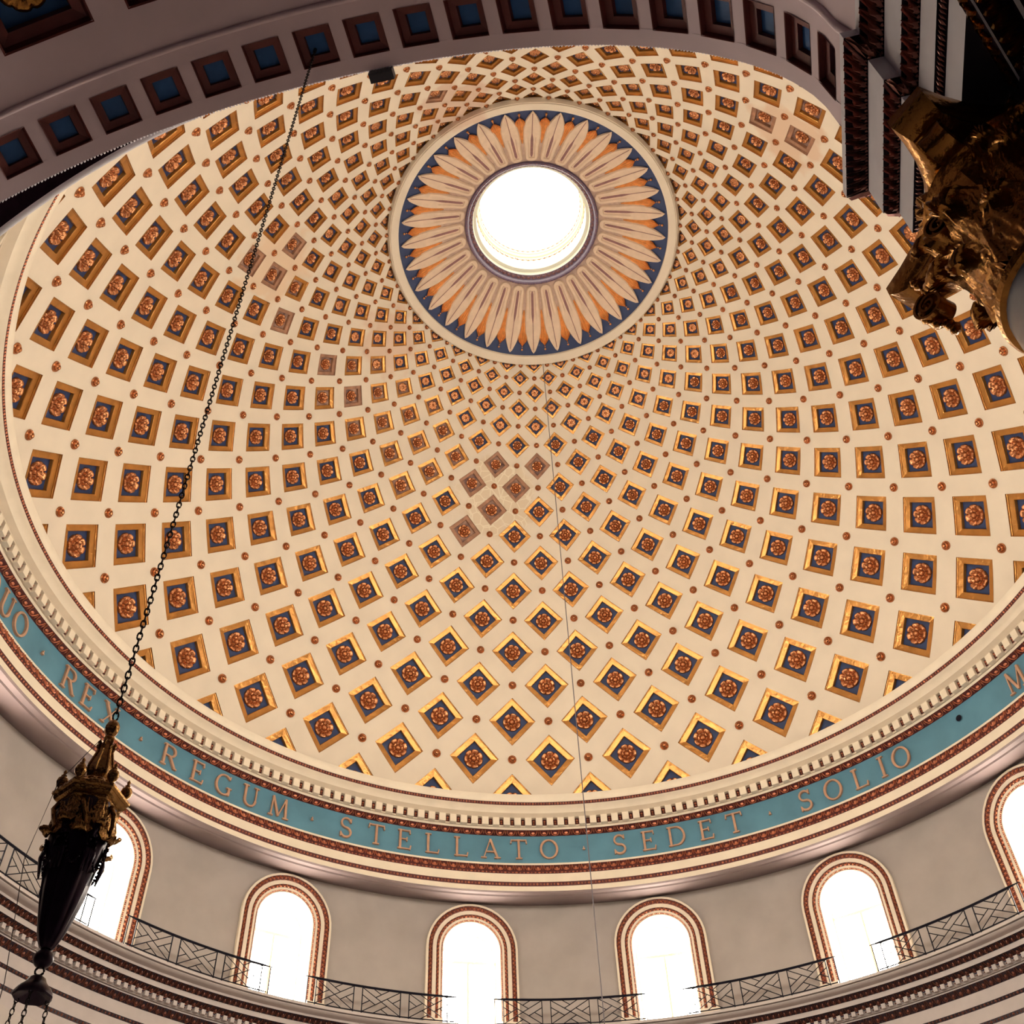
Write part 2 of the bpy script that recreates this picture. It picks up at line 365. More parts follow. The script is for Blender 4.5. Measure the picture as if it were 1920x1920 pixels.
# the roll moulding across the soffit, the bead strings on its edge and the archivolt on the wall face
mb = MB(); mb.tube([vault(radians(a), -20.43, -0.01) for a in range(-90, 91, 2)], 0.035, 8)
tag(build(mb, 'trim_1', 'arch_plaster', smooth=True), 'plain roll moulding across the soffit of the chancel arch', kind='structure')
mb = MB()
def cylY(x, R=19.7): return -sqrt(R * R - x * x) if x < 0 else -R
def archv(a, d, R=19.7):
    q = rho(a) + d; x = q * sin(a); return L(x, cylY(x, R), ZS + q * cos(a))
mb.tube([archv(radians(a), 0.2, 19.68) for a in range(-92, 93, 2)], 0.075, 12)
t2 = build(mb, 'trim_2', 'entab_stone', smooth=True); tag(t2, 'round archivolt moulding on the wall face of the chancel arch', kind='structure')
mb = MB()
mb.grid(lambda t, q: (lambda a: (lambda pa, pb: tuple(np.array(pa) * (1 - q) + np.array(pb) * q))(vault(a, YF, 0.12), archv(a, 0.12)))(radians(-92 + 184 * t)), 92, 1, 0)
for k in range(420):
    a = radians(-92 + 184 * (k + .5) / 420); p = np.array(vault(a, YF + 0.006, 0.02 if k % 2 else 0.02)); q = np.array(vault(a, YF + 0.03, 0.075))
    for c in (p, q): mb.octa(c, 0.018 if k % 3 else 0.013, 1)
cb = build(mb, 'bead_string', ['entab_ground', 'entab_stone'], t2, smooth=False); cb['kind'] = 'stuff'

# ------------------------------------------------------------------ right-hand entablature that carries the arch
def entab():
    prof = [(4.80, 7.52, 4.80, 7.415, 's'), (4.80, 7.415, 4.915, 7.25, 'c'), (4.915, 7.25, 4.915, 6.89, 's'), (4.92, 6.89, 4.98, 6.735, 'c'), (4.98, 6.735, 4.98, 6.45, 's'), (4.985, 6.45, 5.03, 6.40, 'b'), (5.03, 6.40, 5.03, 6.12, 's')]
    root = empty('trim_3', L(5.0, -20.3, 6.1)); tag(root, 'stepped entablature with carved bands above the gilded capital', kind='structure')
    rl = np.array(L(5.0, -20.3, 6.1))
    def add(x0, z0, x1, z1, typ, nm):
        # plan path of one line with offset o from the lip: far end, ressaut, step, recess
        def path(x):
            o_ = x - 4.80
            return [(5.42, -19.68 - o_), (x, -19.68 - o_), (x, -20.85 + o_), (x + 0.105, -20.85 + o_), (x + 0.105, -29.8)]
        mb = MB(); Pa = path(x0); Pb = path(x1)
        for k in range(4):
            a0, a1 = Pa[k], Pa[k + 1]; b0, b1 = Pb[k], Pb[k + 1]
            ln = max(hypot(a1[0] - a0[0], a1[1] - a0[1]), 0.01)
            dx, dy = (a1[0] - a0[0]) / ln, (a1[1] - a0[1]) / ln; nx, ny = dy, -dx     # outward (towards the nave) in plan
            nx, ny = (-abs(nx), ny) if abs(nx) > 0.5 else (nx, (1 if k == 0 else -1))
            def F(s, v, d, a0=a0, a1=a1, b0=b0, b1=b1, nx=nx, ny=ny):
                lo = (b0[0] + (b1[0] - b0[0]) * s, b0[1] + (b1[1] - b0[1]) * s); hi = (a0[0] + (a1[0] - a0[0]) * s, a0[1] + (a1[1] - a0[1]) * s)
                x = lo[0] + (hi[0] - lo[0]) * v; y = lo[1] + (hi[1] - lo[1]) * v; z = z1 + (z0 - z1) * v
                return tuple(np.array(L(x + nx * d, y + ny * d, z - d * 0.5)) - rl)
            mb.add([F(0, 0, 0), F(1, 0, 0), F(1, 1, 0), F(0, 1, 0)], [(0, 1, 2, 3)], 0)
            if typ == 'c':
                n = max(1, int(round(ln / 0.088))) if k < 3 else int(4.2 / 0.088)
                s1 = 1.0 if k < 3 else 4.2 / ln
                egg_band(mb, F, n, 1, 0, s1, rel=0.026, o=1, th=0.24)
                bead_band(mb, lambda s, v, d, F=F: F(s, 0.0 + 0.12 * v, d), n * 3, 0, s1, rel=0.016, o=1)
            if typ == 'b':
                n = max(1, int(round(ln / 0.03))) if k < 3 else int(4.0 / 0.03)
                bead_band(mb, F, n, 0, 1.0 if k < 3 else 4.0 / ln, rel=0.012, o=1)
        o = build(mb, nm, ['entab_stone'] if typ == 's' else ['entab_ground', 'entab_carved'], root, smooth=False)
        if typ in 'cb': o['kind'] = 'stuff'
    for x0, z0, x1, z1, typ in prof: add(x0, z0, x1, z1, typ, {'s': 'fascia', 'c': 'carved_band', 'b': 'bead_band'}[typ])
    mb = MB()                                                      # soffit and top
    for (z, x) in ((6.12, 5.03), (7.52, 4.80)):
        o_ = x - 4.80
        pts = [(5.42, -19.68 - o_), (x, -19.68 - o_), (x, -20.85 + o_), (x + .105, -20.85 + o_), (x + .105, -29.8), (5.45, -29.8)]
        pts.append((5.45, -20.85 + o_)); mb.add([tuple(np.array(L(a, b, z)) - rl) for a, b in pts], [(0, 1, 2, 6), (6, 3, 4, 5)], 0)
    build(mb, 'soffit', 'chancel_shade', root, smooth=False)  # underside's shade is put into the near-black colour
entab()
# angled cornice of the next bay, over to the right
def side_cornice():
    root = empty('trim_4', L(5.25, -21.2, 6.0)); rl = np.array(L(5.25, -21.2, 6.0)); tag(root, 'dark gilded cornice set at an angle in the top right corner', kind='structure')
    d = np.array([0.494, 0.869]); nrm = np.array([0.869, -0.494])
    base = np.array([5.126, -21.45])
    def Q(t, o, z): p = base + d * t + nrm * o; return tuple(np.array(L(p[0], p[1], z)) - rl)
    def band(o0, z0, o1, z1, m_, nm, carve=False):
        mb = MB(); mb.add([Q(-2.2, o0, z0), Q(0.62, o0, z0), Q(0.62, o1, z1), Q(-2.2, o1, z1)], [(0, 1, 2, 3)])
        if carve:
            F = lambda s, v, dd: Q(-2.2 + 2.82 * s, o0 + (o1 - o0) * v - dd * .4, z0 + (z1 - z0) * v - dd)
            egg_band(mb, F, 30, 1, rel=0.035, o=1, th=0.22)
        o = build(mb, nm, [m_] if not carve else ['entab_ground', 'capital_gold'], root, smooth=False)
        if carve: o['kind'] = 'stuff'
    band(-0.05, 6.12, -0.012, 6.0, 'entab_carved', 'carved_band', True)
    band(-0.012, 6.0, 0.0, 6.0, 'entab_stone', 'fillet'); band(0.0, 6.0, 0.15, 5.97, 'entab_carved', 'carved_band', True)
    band(0.15, 5.97, 0.175, 5.97, 'entab_stone', 'fillet'); band(0.175, 5.97, 0.34, 5.90, 'entab_carved', 'carved_band', True)
    band(0.34, 5.90, 0.36, 5.90, 'entab_stone', 'fillet'); band(0.36, 5.9, 0.5, 5.5, 'chancel_shade', 'fascia')
side_cornice()

# ================================================================== gilded column
def acanthus(h, w_, curl, lean=0.12, nu=14, nv=24):
    mb = MB()
    def F(a, b):
        x = (a - .5) * 2
        t = b
        if t < 0.72: up = h * t / 0.72 * 0.93; out = lean * h * (t / 0.72) ** 2
        else:
            q = (t - 0.72) / 0.28 * pi * 1.15; rr = curl * h
            up = h * 0.93 + rr * sin(q) * 0.8; out = lean * h + rr * (1 - cos(q)) * 0.8
        ww = w_ * (0.62 + 0.5 * sin(pi * min(1, t * 1.05)) ) * (1 - 0.55 * max(0, (t - .72) / .28) ** 1.5)
        ww *= 0.80 + 0.24 * abs(sin(pi * 5 * t))
        rib = 0.085 * h * (abs(cos((abs(x) * 2.6 - t * 1.2) * pi)) - 0.5) * (1 - 0.3 * t) + 0.05 * h * (1 - x * x) + (0.03 * h if abs(x) < .1 else 0)
        return (x * ww / 2, out + rib - 0.05 * h * x * x * (1 if t < .72 else 0.3), up - 0.06 * h * abs(x) * sin(pi * 9 * t) * .4)
    mb.grid(F, nu, nv, 0)
    return mb
def column():
    cx, cyy = 5.451, -20.262
    root = empty('column', L(cx, cyy, -1.6)); o0 = np.array(L(cx, cyy, -1.6))
    tag(root, 'grey marble column with a gilded leafy capital on the right', 'column')
    rotz = -AL
    def part(mb, nm, m_, sm=40, par=root, **k): return ob(nm, mb.mesh(nm, [m_], sm), par, **k)
    Z = 1.6
    mb = MB(); r = .4585; mb.lathe([(r * 1.14 - 0.0 if k == 0 else r * (1.13 - 0.13 * (k / 14) ** 1.6), 0.55 + (Z + 4.93 - 0.55) * k / 14) for k in range(15)], 48)
    part(mb, 'shaft', 'marble_grey')
    mb = MB(); mb.lathe([(.72, 0), (.72, .18), (.62, .18), (.68, .24), (.68, .32), (.60, .36), (.58, .42), (.63, .46), (.63, .52), (.53, .56)], 40); part(mb, 'base', 'marble_grey')
    mb = MB(); mb.lathe([(.45, 4.90 + Z), (.49, 4.915 + Z), (.505, 4.945 + Z), (.49, 4.975 + Z), (.46, 4.985 + Z), (.44, 5.0 + Z)], 40); part(mb, 'neck_ring', 'capital_gold')
    cap = part((lambda mb: (mb.lathe([(.44, 4.98 + Z), (.43, 5.3 + Z), (.45, 5.6 + Z), (.52, 5.82 + Z), (.58, 5.92 + Z), (.50, 5.96 + Z)], 40), mb)[1])(MB()), 'capital_bell', 'capital_gold')
    # abacus
    def plan(scale):
        A, B, mid = .735, .565, .50; pts = []
        for q in range(4):
            rot = q * pi / 2
            for k in range(9):
                t = k / 8; x = -B + 2 * B * t; y = -(A - (A - mid) * sin(pi * t))
                x *= scale; y *= scale
                pts.append((x * cos(rot) - y * sin(rot), x * sin(rot) + y * cos(rot)))
        return pts
    mb = MB(); lv = [(.80, 5.925), (.86, 5.935), (.86, 5.965), (.90, 5.975), (.955, 6.0), (.985, 6.03), (1.0, 6.04), (1.0, 6.12)]
    n = 36
    vs = []
    for s, z in lv: vs += [(x, y, z + Z) for x, y in plan(s)]
    fs = [(a * n + b, a * n + (b + 1) % n, (a + 1) * n + (b + 1) % n, (a + 1) * n + b) for a in range(len(lv) - 1) for b in range(n)]
    fs += [tuple(range(n))[::-1], tuple((len(lv) - 1) * n + b for b in range(n))]
    mb.add(vs, fs); part(mb, 'abacus', 'capital_gold', 30, rot=(0, 0, rotz))
    # leaves in two tiers
    m1 = acanthus(.38, .32, .17).mesh('leaf', ['capital_gold'], True); m2 = acanthus(.62, .34, .15).mesh('leaf', ['capital_gold'], True)
    for k in range(8):
        for me, off, rr, zz in ((m1, 0, .445, 4.99), (m2, pi / 8, .435, 5.02)):
            a = k * pi / 4 + off + rotz
            ob('leaf', me, root, loc=(rr * cos(a), rr * sin(a), zz + Z), rot=(0, 0, a - pi / 2))
    # small caulis leaves under the volutes
    m3 = acanthus(.34, .22, .22, lean=.3).mesh('leaf', ['capital_gold'], True)
    for k in range(8):
        a = k * pi / 4 + pi / 8 * 0.1 + rotz + pi / 16 * (1 if k % 2 else -1)
        ob('leaf', m3, root, loc=(.46 * cos(a), .46 * sin(a), 5.42 + Z), rot=(0, 0, a - pi / 2))
    # volutes: a pair of scrolls under every corner of the abacus
    def volute(r0, turns, wd, reach, rise, z0):
        mb = MB(); path = []
        N_ = 46
        for k in range(10):
            t = k / 9; path.append((reach * t ** 1.3, z0 + rise * sin(t * pi / 2)))
        cxx, czz = path[-1][0], path[-1][1] - r0
        for k in range(1, N_):
            t = k / (N_ - 1); an = pi / 2 - 2 * pi * turns * t; rr = r0 * (1 - 0.86 * t) ; path.append((cxx + rr * cos(an), czz + rr * sin(an)))
        vs = []; K = len(path)
        for k, (x, z) in enumerate(path):
            nx = path[min(k + 1, K - 1)][0] - path[max(k - 1, 0)][0]; nz = path[min(k + 1, K - 1)][1] - path[max(k - 1, 0)][1]; l = hypot(nx, nz) + 1e-9; nx, nz = -nz / l, nx / l
            th = 0.009; ww = wd * (0.7 + 0.5 * min(1, k / 10)) * (1 + 0.25 * max(0, (k - 20) / K))
            vs += [(x - nx * th, -ww, z - nz * th), (x + nx * th, -ww, z + nz * th), (x + nx * th * .3, 0, z + nz * th * .3), (x + nx * th, ww, z + nz * th), (x - nx * th, ww, z - nz * th)]
        fs = [(5 * k + a, 5 * k + (a + 1) % 5, 5 * k + 5 + (a + 1) % 5, 5 * k + 5 + a) for k in range(K - 1) for a in range(5)]
        mb.add(vs, fs); mb.ball((cxx, 0, czz), 0.02, 8, sc=(1, wd / .02 * 1.35, 1)); return mb
    vo = volute(.115, 2.1, .06, .34, .36, 5.50).mesh('volute', ['capital_gold'], 50)
    for k in range(4):
        a = pi / 4 + k * pi / 2 + rotz; ob('volute', vo, root, loc=(.42 * cos(a), .42 * sin(a), Z), rot=(0, 0, a))
    hx = volute(.095, 2.0, .04, .16, .33, 5.47).mesh('helix', ['capital_gold'], 50)
    for k in range(4):
        for sg in (-1, 1):
            a = k * pi / 2 + sg * 0.33 + rotz; ob('helix', hx, root, loc=(.43 * cos(a), .43 * sin(a), Z), rot=(0, 0, a - sg * 1.0))
    # flowers in the middle of the abacus sides
    mf = MB(); rosette_geo(mf, .12, .10, 6, 24, 6); mfe = mf.mesh('fleuron', ['capital_gold'], True)
    for k in range(4):
        a = k * pi / 2 + rotz
        M = Matrix.Translation((.50 * cos(a), .50 * sin(a), 5.99 + Z)) @ Matrix.Rotation(a, 4, 'Z') @ Matrix.Rotation(pi / 2, 4, 'Y')
        ob('fleuron', mfe, root, M=M)
    # garlands hanging below the scroll on the dome side
    for sg in (-1,):
        mb = MB()
        for k in range(26):
            t = k / 25; a = rotz + pi - 0.30 - 0.95 * t * 0 - 0.0
            x = -0.62 + 0.05 * sin(t * 9) + .10 * t; y = 0.44 + 0.13 * sin(t * 2.2) ; z = 5.93 - 0.42 * t
            mb.ball((x * cos(rotz) - y * sin(rotz), x * sin(rotz) + y * cos(rotz), z + Z), 0.028 + 0.012 * sin(k * 2.3), 6)
        part(mb, 'garland', 'capital_gold', True)
column()

# ================================================================== DOME
ARCH_EDGE = [(-50, 430), (0, 395), (80, 353), (147, 310), (273, 260), (383, 220), (500, 180), (593, 153), (690, 133), (783, 117), (993, 88), (1073, 83), (1207, 86), (1280, 90), (1380, 113), (1487, 153), (1580, 213), (1600, 380), (1690, 420), (1700, 600), (1880, 640), (2000, 640)]
def visible_px(p, mrg=0):
    x, y = pix(p)
    if not (-mrg < x < 1920 + mrg and -mrg < y < 1920 + mrg): return False
    e = np.interp(x, [q[0] for q in ARCH_EDGE], [q[1] for q in ARCH_EDGE])
    if y < e - 22: return False
    if ((x - 1001) / 255) ** 2 + ((y - 437) / 232) ** 2 < 0.95: return False
    return True
HD = 0.645
dome = None
def build_dome():
    global dome
    mb = MB(); idx = {}; n = 4
    def vid(i, j, d=0.0):
        i2 = ((i + 32) % 64) - 32
        k = (round(i2 * 1000), round(j * 1000), round(d * 1000))
        if k not in idx: idx[k] = len(mb.v); mb.v.append(S(i, j, d))
        return idx[k]
    def loop(ci, cj, h):
        c = [(1, 0), (0, 1), (-1, 0), (0, -1)]; out = []
        for q in range(4):
            a, b = c[q], c[(q + 1) % 4]
            for k in range(n): t = k / n; out.append((ci + h * (a[0] + (b[0] - a[0]) * t), cj + h * (a[1] + (b[1] - a[1]) * t)))
        return out
    for cj in range(-1, 19):
        for ci in range(-32, 32):
            if (ci + cj) % 2: continue
            A = loop(ci, cj, 1.0)
            if cj in (-1, 18):
                mb.f.append(tuple(vid(*p) for p in A)); mb.m.append(0); continue
            B = loop(ci, cj, HD); N_ = len(A)
            for k in range(N_):
                mb.f.append((vid(*A[k]), vid(*B[k]), vid(*B[(k + 1) % N_]), vid(*A[(k + 1) % N_]))); mb.m.append(0)
    dome = build(mb, 'ceiling', 'dome_plaster', smooth=True); tag(dome, 'cream plaster dome with diamond coffers round the oculus', kind='structure')
build_dome()
DAM = {(-2, 10), (-1, 11), (0, 10), (-1, 9), (-2, 8), (1, 11), (-8, 12), (-7, 13), (-10, 12), (-9, 13), (-9, 11), (-8, 10), (-7, 11), (-6, 12), (-5, 13), (-6, 10), (-5, 11), (-4, 12), (-5, 9), (-4, 10), (-3, 11), (-17, 9), (-16, 10), (-17, 11), (-15, 11), (-14, 10), (-26, 14), (-27, 15), (24, 10), (23, 9), (24, 8), (-11, 11), (-10, 10)}
FULLBARE = {(-2, 10), (-1, 9), (-2, 8), (-1, 11), (0, 10), (-17, 9), (-16, 10), (-17, 11), (-14, 10), (-26, 14), (23, 9), (-11, 11), (-9, 11), (1, 11), (24, 10)}
def coffer_mesh(j, gold, jit=0.0):
    mb = MB(); o0 = np.array(S(0, j)); w_ = rz(j)[0] * radians(STEP)       # local: azimuth 0
    k_ = 0.35 + 0.65 * w_ / 1.77
    lv = [(HD, 0.0), (HD - 0.006, 0.06 * k_), (HD - 0.026, 0.065 * k_), (HD - .032, .10 * k_), (0.450, 0.112 * k_), (0.437, 0.135 * k_), (0.43, 0.27 * k_)]
    c = [(1, 0), (0, 1), (-1, 0), (0, -1)]
    for (h0, d0), (h1, d1) in zip(lv[:-1], lv[1:]):
        for q in range(4):
            a, b = c[q], c[(q + 1) % 4]
            mb.add([np.array(S(h0 * a[0], j + h0 * a[1], d0)) - o0, np.array(S(h0 * b[0], j + h0 * b[1], d0)) - o0, np.array(S(h1 * b[0], j + h1 * b[1], d1)) - o0, np.array(S(h1 * a[0], j + h1 * a[1], d1)) - o0], [(0, 3, 2, 1)])
    pm = MB(); pm.add([np.array(S(.43 * a[0], j + .43 * a[1], 0.267 * k_)) - o0 for a in c], [(0, 1, 2, 3)])
    return mb, pm, k_
def base_M(j, depth):                                              # frame of a flat ornament on the row at azimuth 0
    n = rnorm(j); Zv = Vector((0, n[0], n[1])); X = Vector((1, 0, 0)); Y = Zv.cross(X)
    M = Matrix(((X[0], Y[0], Zv[0], 0), (X[1], Y[1], Zv[1], 0), (X[2], Y[2], Zv[2], 0), (0, 0, 0, 1)))
    M.translation = Vector((0, -n[0] * depth, -n[1] * depth)); return M
ros = MB(); rosette_geo(ros, 1.0, 0.40, 7, 56, 9); ros_me = ros.mesh('rosette', ['rosette_bronze'], 50)
rl = MB(); rosette_geo(rl, 1.0, 0.40, 7, 36, 5)
def boss_prof(): return [(1.0, -0.1), (1.0, 0.20), (0.88, 0.40), (0.68, 0.30), (0.62, 0.26), (0.58, 0.72), (0.44, 0.86), (0.34, 0.70), (0.30, 1.0), (0.0, 1.1)]
bo = MB(); bo.lathe(boss_prof(), 16); bo_me = bo.mesh('boss', ['rosette_bronze'], 25)
def place_dome():
    cells = []
    for j in range(0, 18):
        for i in range(-32, 32):
            if (i + j) % 2: continue
            p = S(i, j); vis = visible_px(p, 30); size = 0
            if vis:
                a = pix(S(i - .6, j)); b = pix(S(i + .6, j)); c = pix(S(i, j - .6)); d = pix(S(i, j + .6))
                size = abs((b[0] - a[0]) * (d[1] - c[1]) - (b[1] - a[1]) * (d[0] - c[0]))
            cells.append((size, i, j))
    cells.sort(reverse=True); ind = set((i, j) for s, i, j in cells[:300] if s > 0)
    cache = {}; rest = {'coffer_gold': MB(), 'coffer_gold_bare': MB(), 'panel_blue': MB(), 'panel_bare': MB(), 'ros': MB()}
    for s, i, j in cells:
        if j not in cache:
            mb, pm, k_ = coffer_mesh(j, True)
            cache[j] = (mb, pm, k_, mb.mesh('coffer', ['coffer_gold'], False), pm.mesh('panel', ['panel_blue'], False), mb.mesh('coffer', ['coffer_gold_bare'], False), pm.mesh('panel', ['panel_bare'], False))
        mb, pm, k_, cg, pb, cg2, pb2 = cache[j]
        bare = (i, j) in FULLBARE; half = (i, j) in DAM
        az = i * STEP; rsc = rz(j)[0] * radians(STEP) * 0.255; dep = 0.262 * k_
        if (i, j) in ind:
            c = ob('coffer', cg2 if bare else cg, dome, loc=S(i, j), rot=(0, 0, -radians(az)))
            if bare: c['label'] = 'coffer with flaked brown frame and bare plaster panel'
            ob('panel', pb2 if half else pb, c)
            M = base_M(j, dep) @ Matrix.Rotation(random.uniform(0, 1.0), 4, 'Z') @ Matrix.Scale(rsc, 4)
            ob('rosette', ros_me, c, M=M)
        else:
            Rz = np.array(Matrix.Rotation(-radians(az), 3, 'Z')); o0 = np.array(S(i, j))
            g = rest['coffer_gold_bare' if bare else 'coffer_gold']; g.add([Rz @ np.array(p) + o0 for p in mb.v], mb.f)
            g = rest['panel_bare' if half else 'panel_blue']; g.add([Rz @ np.array(p) + o0 for p in pm.v], pm.f)
            M = np.array(base_M(j, dep))[:3, :3] * rsc; t = np.array(base_M(j, dep))[:3, 3]
            rest['ros'].add([Rz @ (M @ np.array(p) + t) + o0 for p in rl.v], rl.f)
    for nm, key, m_ in (('coffer', 'coffer_gold', 'coffer_gold'), ('coffer', 'coffer_gold_bare', 'coffer_gold_bare'), ('panel', 'panel_blue', 'panel_blue'), ('panel', 'panel_bare', 'panel_bare'), ('rosette', 'ros', 'rosette_bronze')):
        if rest[key].v:
            o = build(rest[key], nm, m_, dome, smooth=(True if key == 'ros' else False)); o['kind'] = 'stuff'
    # bosses
    bl = []
    for j in range(0, 18):
        for i in range(-32, 32):
            if (i + j) % 2 == 0: continue
            p = S(i, j); d = np.linalg.norm(np.array(p) - CAMP); bl.append((-(0.060 + .141 * rz(j)[0] / 18) / d if visible_px(p, 8) else 0, i, j))
    bl.sort(); ind = set((i, j) for s, i, j in bl[:300] if s < 0); rb = MB(); low = MB(); low.lathe(boss_prof()[1:], 10)
    for s, i, j in bl:
        sc = (0.060 + .141 * rz(j)[0] / 18); M = base_M(j, 0.0) @ Matrix.Diagonal((sc, sc, sc * 0.95, 1)); Rz = Matrix.Rotation(-radians(i * STEP), 4, 'Z')
        MM = Matrix.Translation(S(i, j)) @ Rz @ M
        if (i, j) in ind: ob('boss', bo_me, dome, M=MM)
        else: rb.add([MM @ Vector(p) for p in low.v], low.f)
    o = build(rb, 'boss', 'rosette_bronze', dome, smooth=50); o['kind'] = 'stuff'
place_dome()

# ------------------------------------------------------------------ medallion of petals round the oculus, oculus rim and lantern
def medallion():
    root = empty('ceiling_medallion', (0, 0, 45.0)); tag(root, 'ring of pale petals and orange leaves on blue round the oculus', 'medallion')
    def rzm(t): return (6.2 + (3.12 - 6.2) * t, 45.0 + (46.75 - 45.0) * t ** 0.9)          # t 0 = outer edge, 1 = rim
    def Q(az, r, d):                                               # point at radius r, d proud (downwards)
        t = (6.2 - r) / (6.2 - 3.12); z = 45.0 + 1.75 * max(0, t) ** 0.9; x, y, _ = P(az, r, 0); return (x, y, z - d - 45.0)
    mb = MB(); mb.grid(lambda a, b: Q(360 * a, 6.3 - 3.2 * b, -0.02), 128, 10, 0, wrapu=True); build(mb, 'backing', 'medallion_blue', root)
    mb = MB(); mb.grid(lambda a, b: Q(360 * a, 4.35 - 1.25 * b, -0.005), 128, 5, 0, wrapu=True); build(mb, 'inner_ground', 'petal_ground', root)
    mb = MB()
    for p in ([(6.56, 44.80), (6.53, 44.80), (6.50, 44.76), (6.24, 44.88), (6.17, 44.92)], [(6.17, 44.92), (6.17, 45.05)], [(6.56, 44.80), (6.68, 45.0)]):
        ring(mb, [(r, z - 45.0) for r, z in p], n=160)
    build(mb, 'outer_ring', 'dome_plaster', root)
    # petal built at azimuth 0 then turned
    def petal():
        mb = MB(); nu, nv = 12, 36; r0, r1 = 3.19, 6.08
        def hw(t):                                                 # half width in metres along the petal
            r = r0 + (r1 - r0) * t
            if t < 0.10: return 0.30 * sqrt(max(0, 1 - (1 - t / 0.10) ** 2))
            if t < 0.30: return 0.30 + 0.025 * (t - .10) / .20
            if t < 0.58: return 0.325 + 0.085 * sin((t - .30) / .28 * pi / 2)
            if t < 0.62: return 0.41
            return 0.41 * max(0.0, cos((t - .62) / .38 * pi / 2)) ** 0.8
        def F(a, b):
            x = 2 * a - 1; t = b ** 1.55; r = r0 + (r1 - r0) * t; w_ = hw(t); ax = abs(x)
            prof = 0.02 if ax > .995 else (0.115 if ax > 0.8 else (0.13 - 0.10 * (1 - ax / 0.8) if t > 0.5 else 0.12 - 0.075 * (1 if ax < .34 else 0) * (1 if t > 0.07 else 0)))
            if t <= 0 or t >= 1: prof = 0.02
            return Q(degrees(x * w_ / r), r, prof)
        mb.grid(F, nu, nv, 0); return mb
    pme = petal().mesh('petal', ['petal_stone'], 35)
    gm = MB()                                                      # sunk groove of the petal: a dark slot that runs into a fine midrib
    def G(a, b):
        t = 0.085 + 0.86 * b; r = 3.19 + 2.89 * t; w_ = 0.058 if b < .42 else 0.058 - 0.043 * min(1, (b - .42) / .12)
        if b == 0: w_ = 0.03
        return Q(degrees((2 * a - 1) * w_ / r), r, 0.052 if t < .5 else 0.052)
    gm.grid(G, 2, 20, 0)
    gme = gm.mesh('groove', ['petal_groove'], True)
    lm = MB()
    def LF(a, b):
        x = 2 * a - 1; t = b; r = 4.25 + 1.42 * t
        w_ = (0.03 + 0.27 * sin(min(1, t * 1.15) * pi / 2) ** 1.6) if t < 0.8 else 0.30 * (1 - ((t - .8) / .2) * 0.65)
        w_ *= 0.86 + 0.20 * abs(sin(t * 7 * pi))
        return Q(degrees(x * w_ / r), r + 0.10 * (1 - abs(x)) * t, 0.015 + 0.06 * abs(cos(x * pi * 3.0)) * t + 0.05 * (1 - abs(x)))
    lm.grid(LF, 12, 28, 0); lme = lm.mesh('leaf', ['leaf_orange'], 60)
    bm = MB(); c = Q(0, 5.92, 0.05); bm.ball(c, 0.055, 8); c = Q(0, 5.82, 0.05); bm.ball(c, 0.035, 8); bme = bm.mesh('bead', ['leaf_orange'], True)
    for k in range(32):
        a = -radians((2 * k + 1) * STEP); p = ob('petal', pme, root, rot=(0, 0, a)); ob('groove', gme, p)
        a = -radians(2 * k * STEP); l = ob('leaf', lme, root, rot=(0, 0, a)); ob('bead', bme, l)
    # oculus rim: dark bead-and-reel and egg mouldings
    mb = MB(); z0 = 45.0
    for p in ([(3.14, 46.74 - z0), (3.10, 46.62 - z0), (3.02, 46.60 - z0), (2.98, 46.66 - z0)], [(2.98, 46.66 - z0), (2.95, 46.84 - z0)], [(2.95, 46.84 - z0), (2.78, 46.98 - z0)]):
        ring(mb, p, n=128)
    F = lambda s, v, d: P(360 * s, 2.95 - .17 * v - d * .6, 46.84 - z0 + .14 * v - d * .6)
    egg_band(mb, F, 72, 1, rel=0.04, o=1, th=.18)
    F2 = lambda s, v, d: P(360 * s, 3.10 - .08 * v, 46.61 - z0 - d)
    bead_band(mb, F2, 150, rel=0.03, o=1)
    o = build(mb, 'oculus_rim', ['oculus_rim', 'petal_groove'], root, smooth=30)
medallion()
def lantern():
    root = empty('window_17', (0, 0, 46.9)); tag(root, 'bright white lantern seen up through the round oculus', kind='structure'); root.name = 'window_17'
    z0 = 46.9
    mb = MB(); seg(mb, [(2.78, .08), (2.74, .30), (2.60, .34), (2.60, 1.4), (2.52, 1.45), (2.52, 1.6), (2.45, 1.65), (2.45, 5.2)], n=96)
    build(mb, 'drum', 'lantern_white', root)
    mb = MB(); F = lambda s, v, d: P(360 * s, 2.60 - d, 1.15 + .16 * v); egg_band(mb, F, 60, 1, rel=.03, o=0, fine=False)
    F = lambda s, v, d: P(360 * s, 2.45 - d, 1.75 + .12 * v); egg_band(mb, F, 60, 1, rel=.03, o=0, fine=False)
    o = build(mb, 'carved_band', 'coffer_gold', root, smooth=False); o['kind'] = 'stuff'
    mb = MB(); mb.grid(lambda a, b: P(360 * a, 2.45 * b, 3.0 + 0.9 * cos(b * pi / 2)), 48, 8, 0, wrapu=True); build(mb, 'skylight', 'lantern_day', root)
lantern()

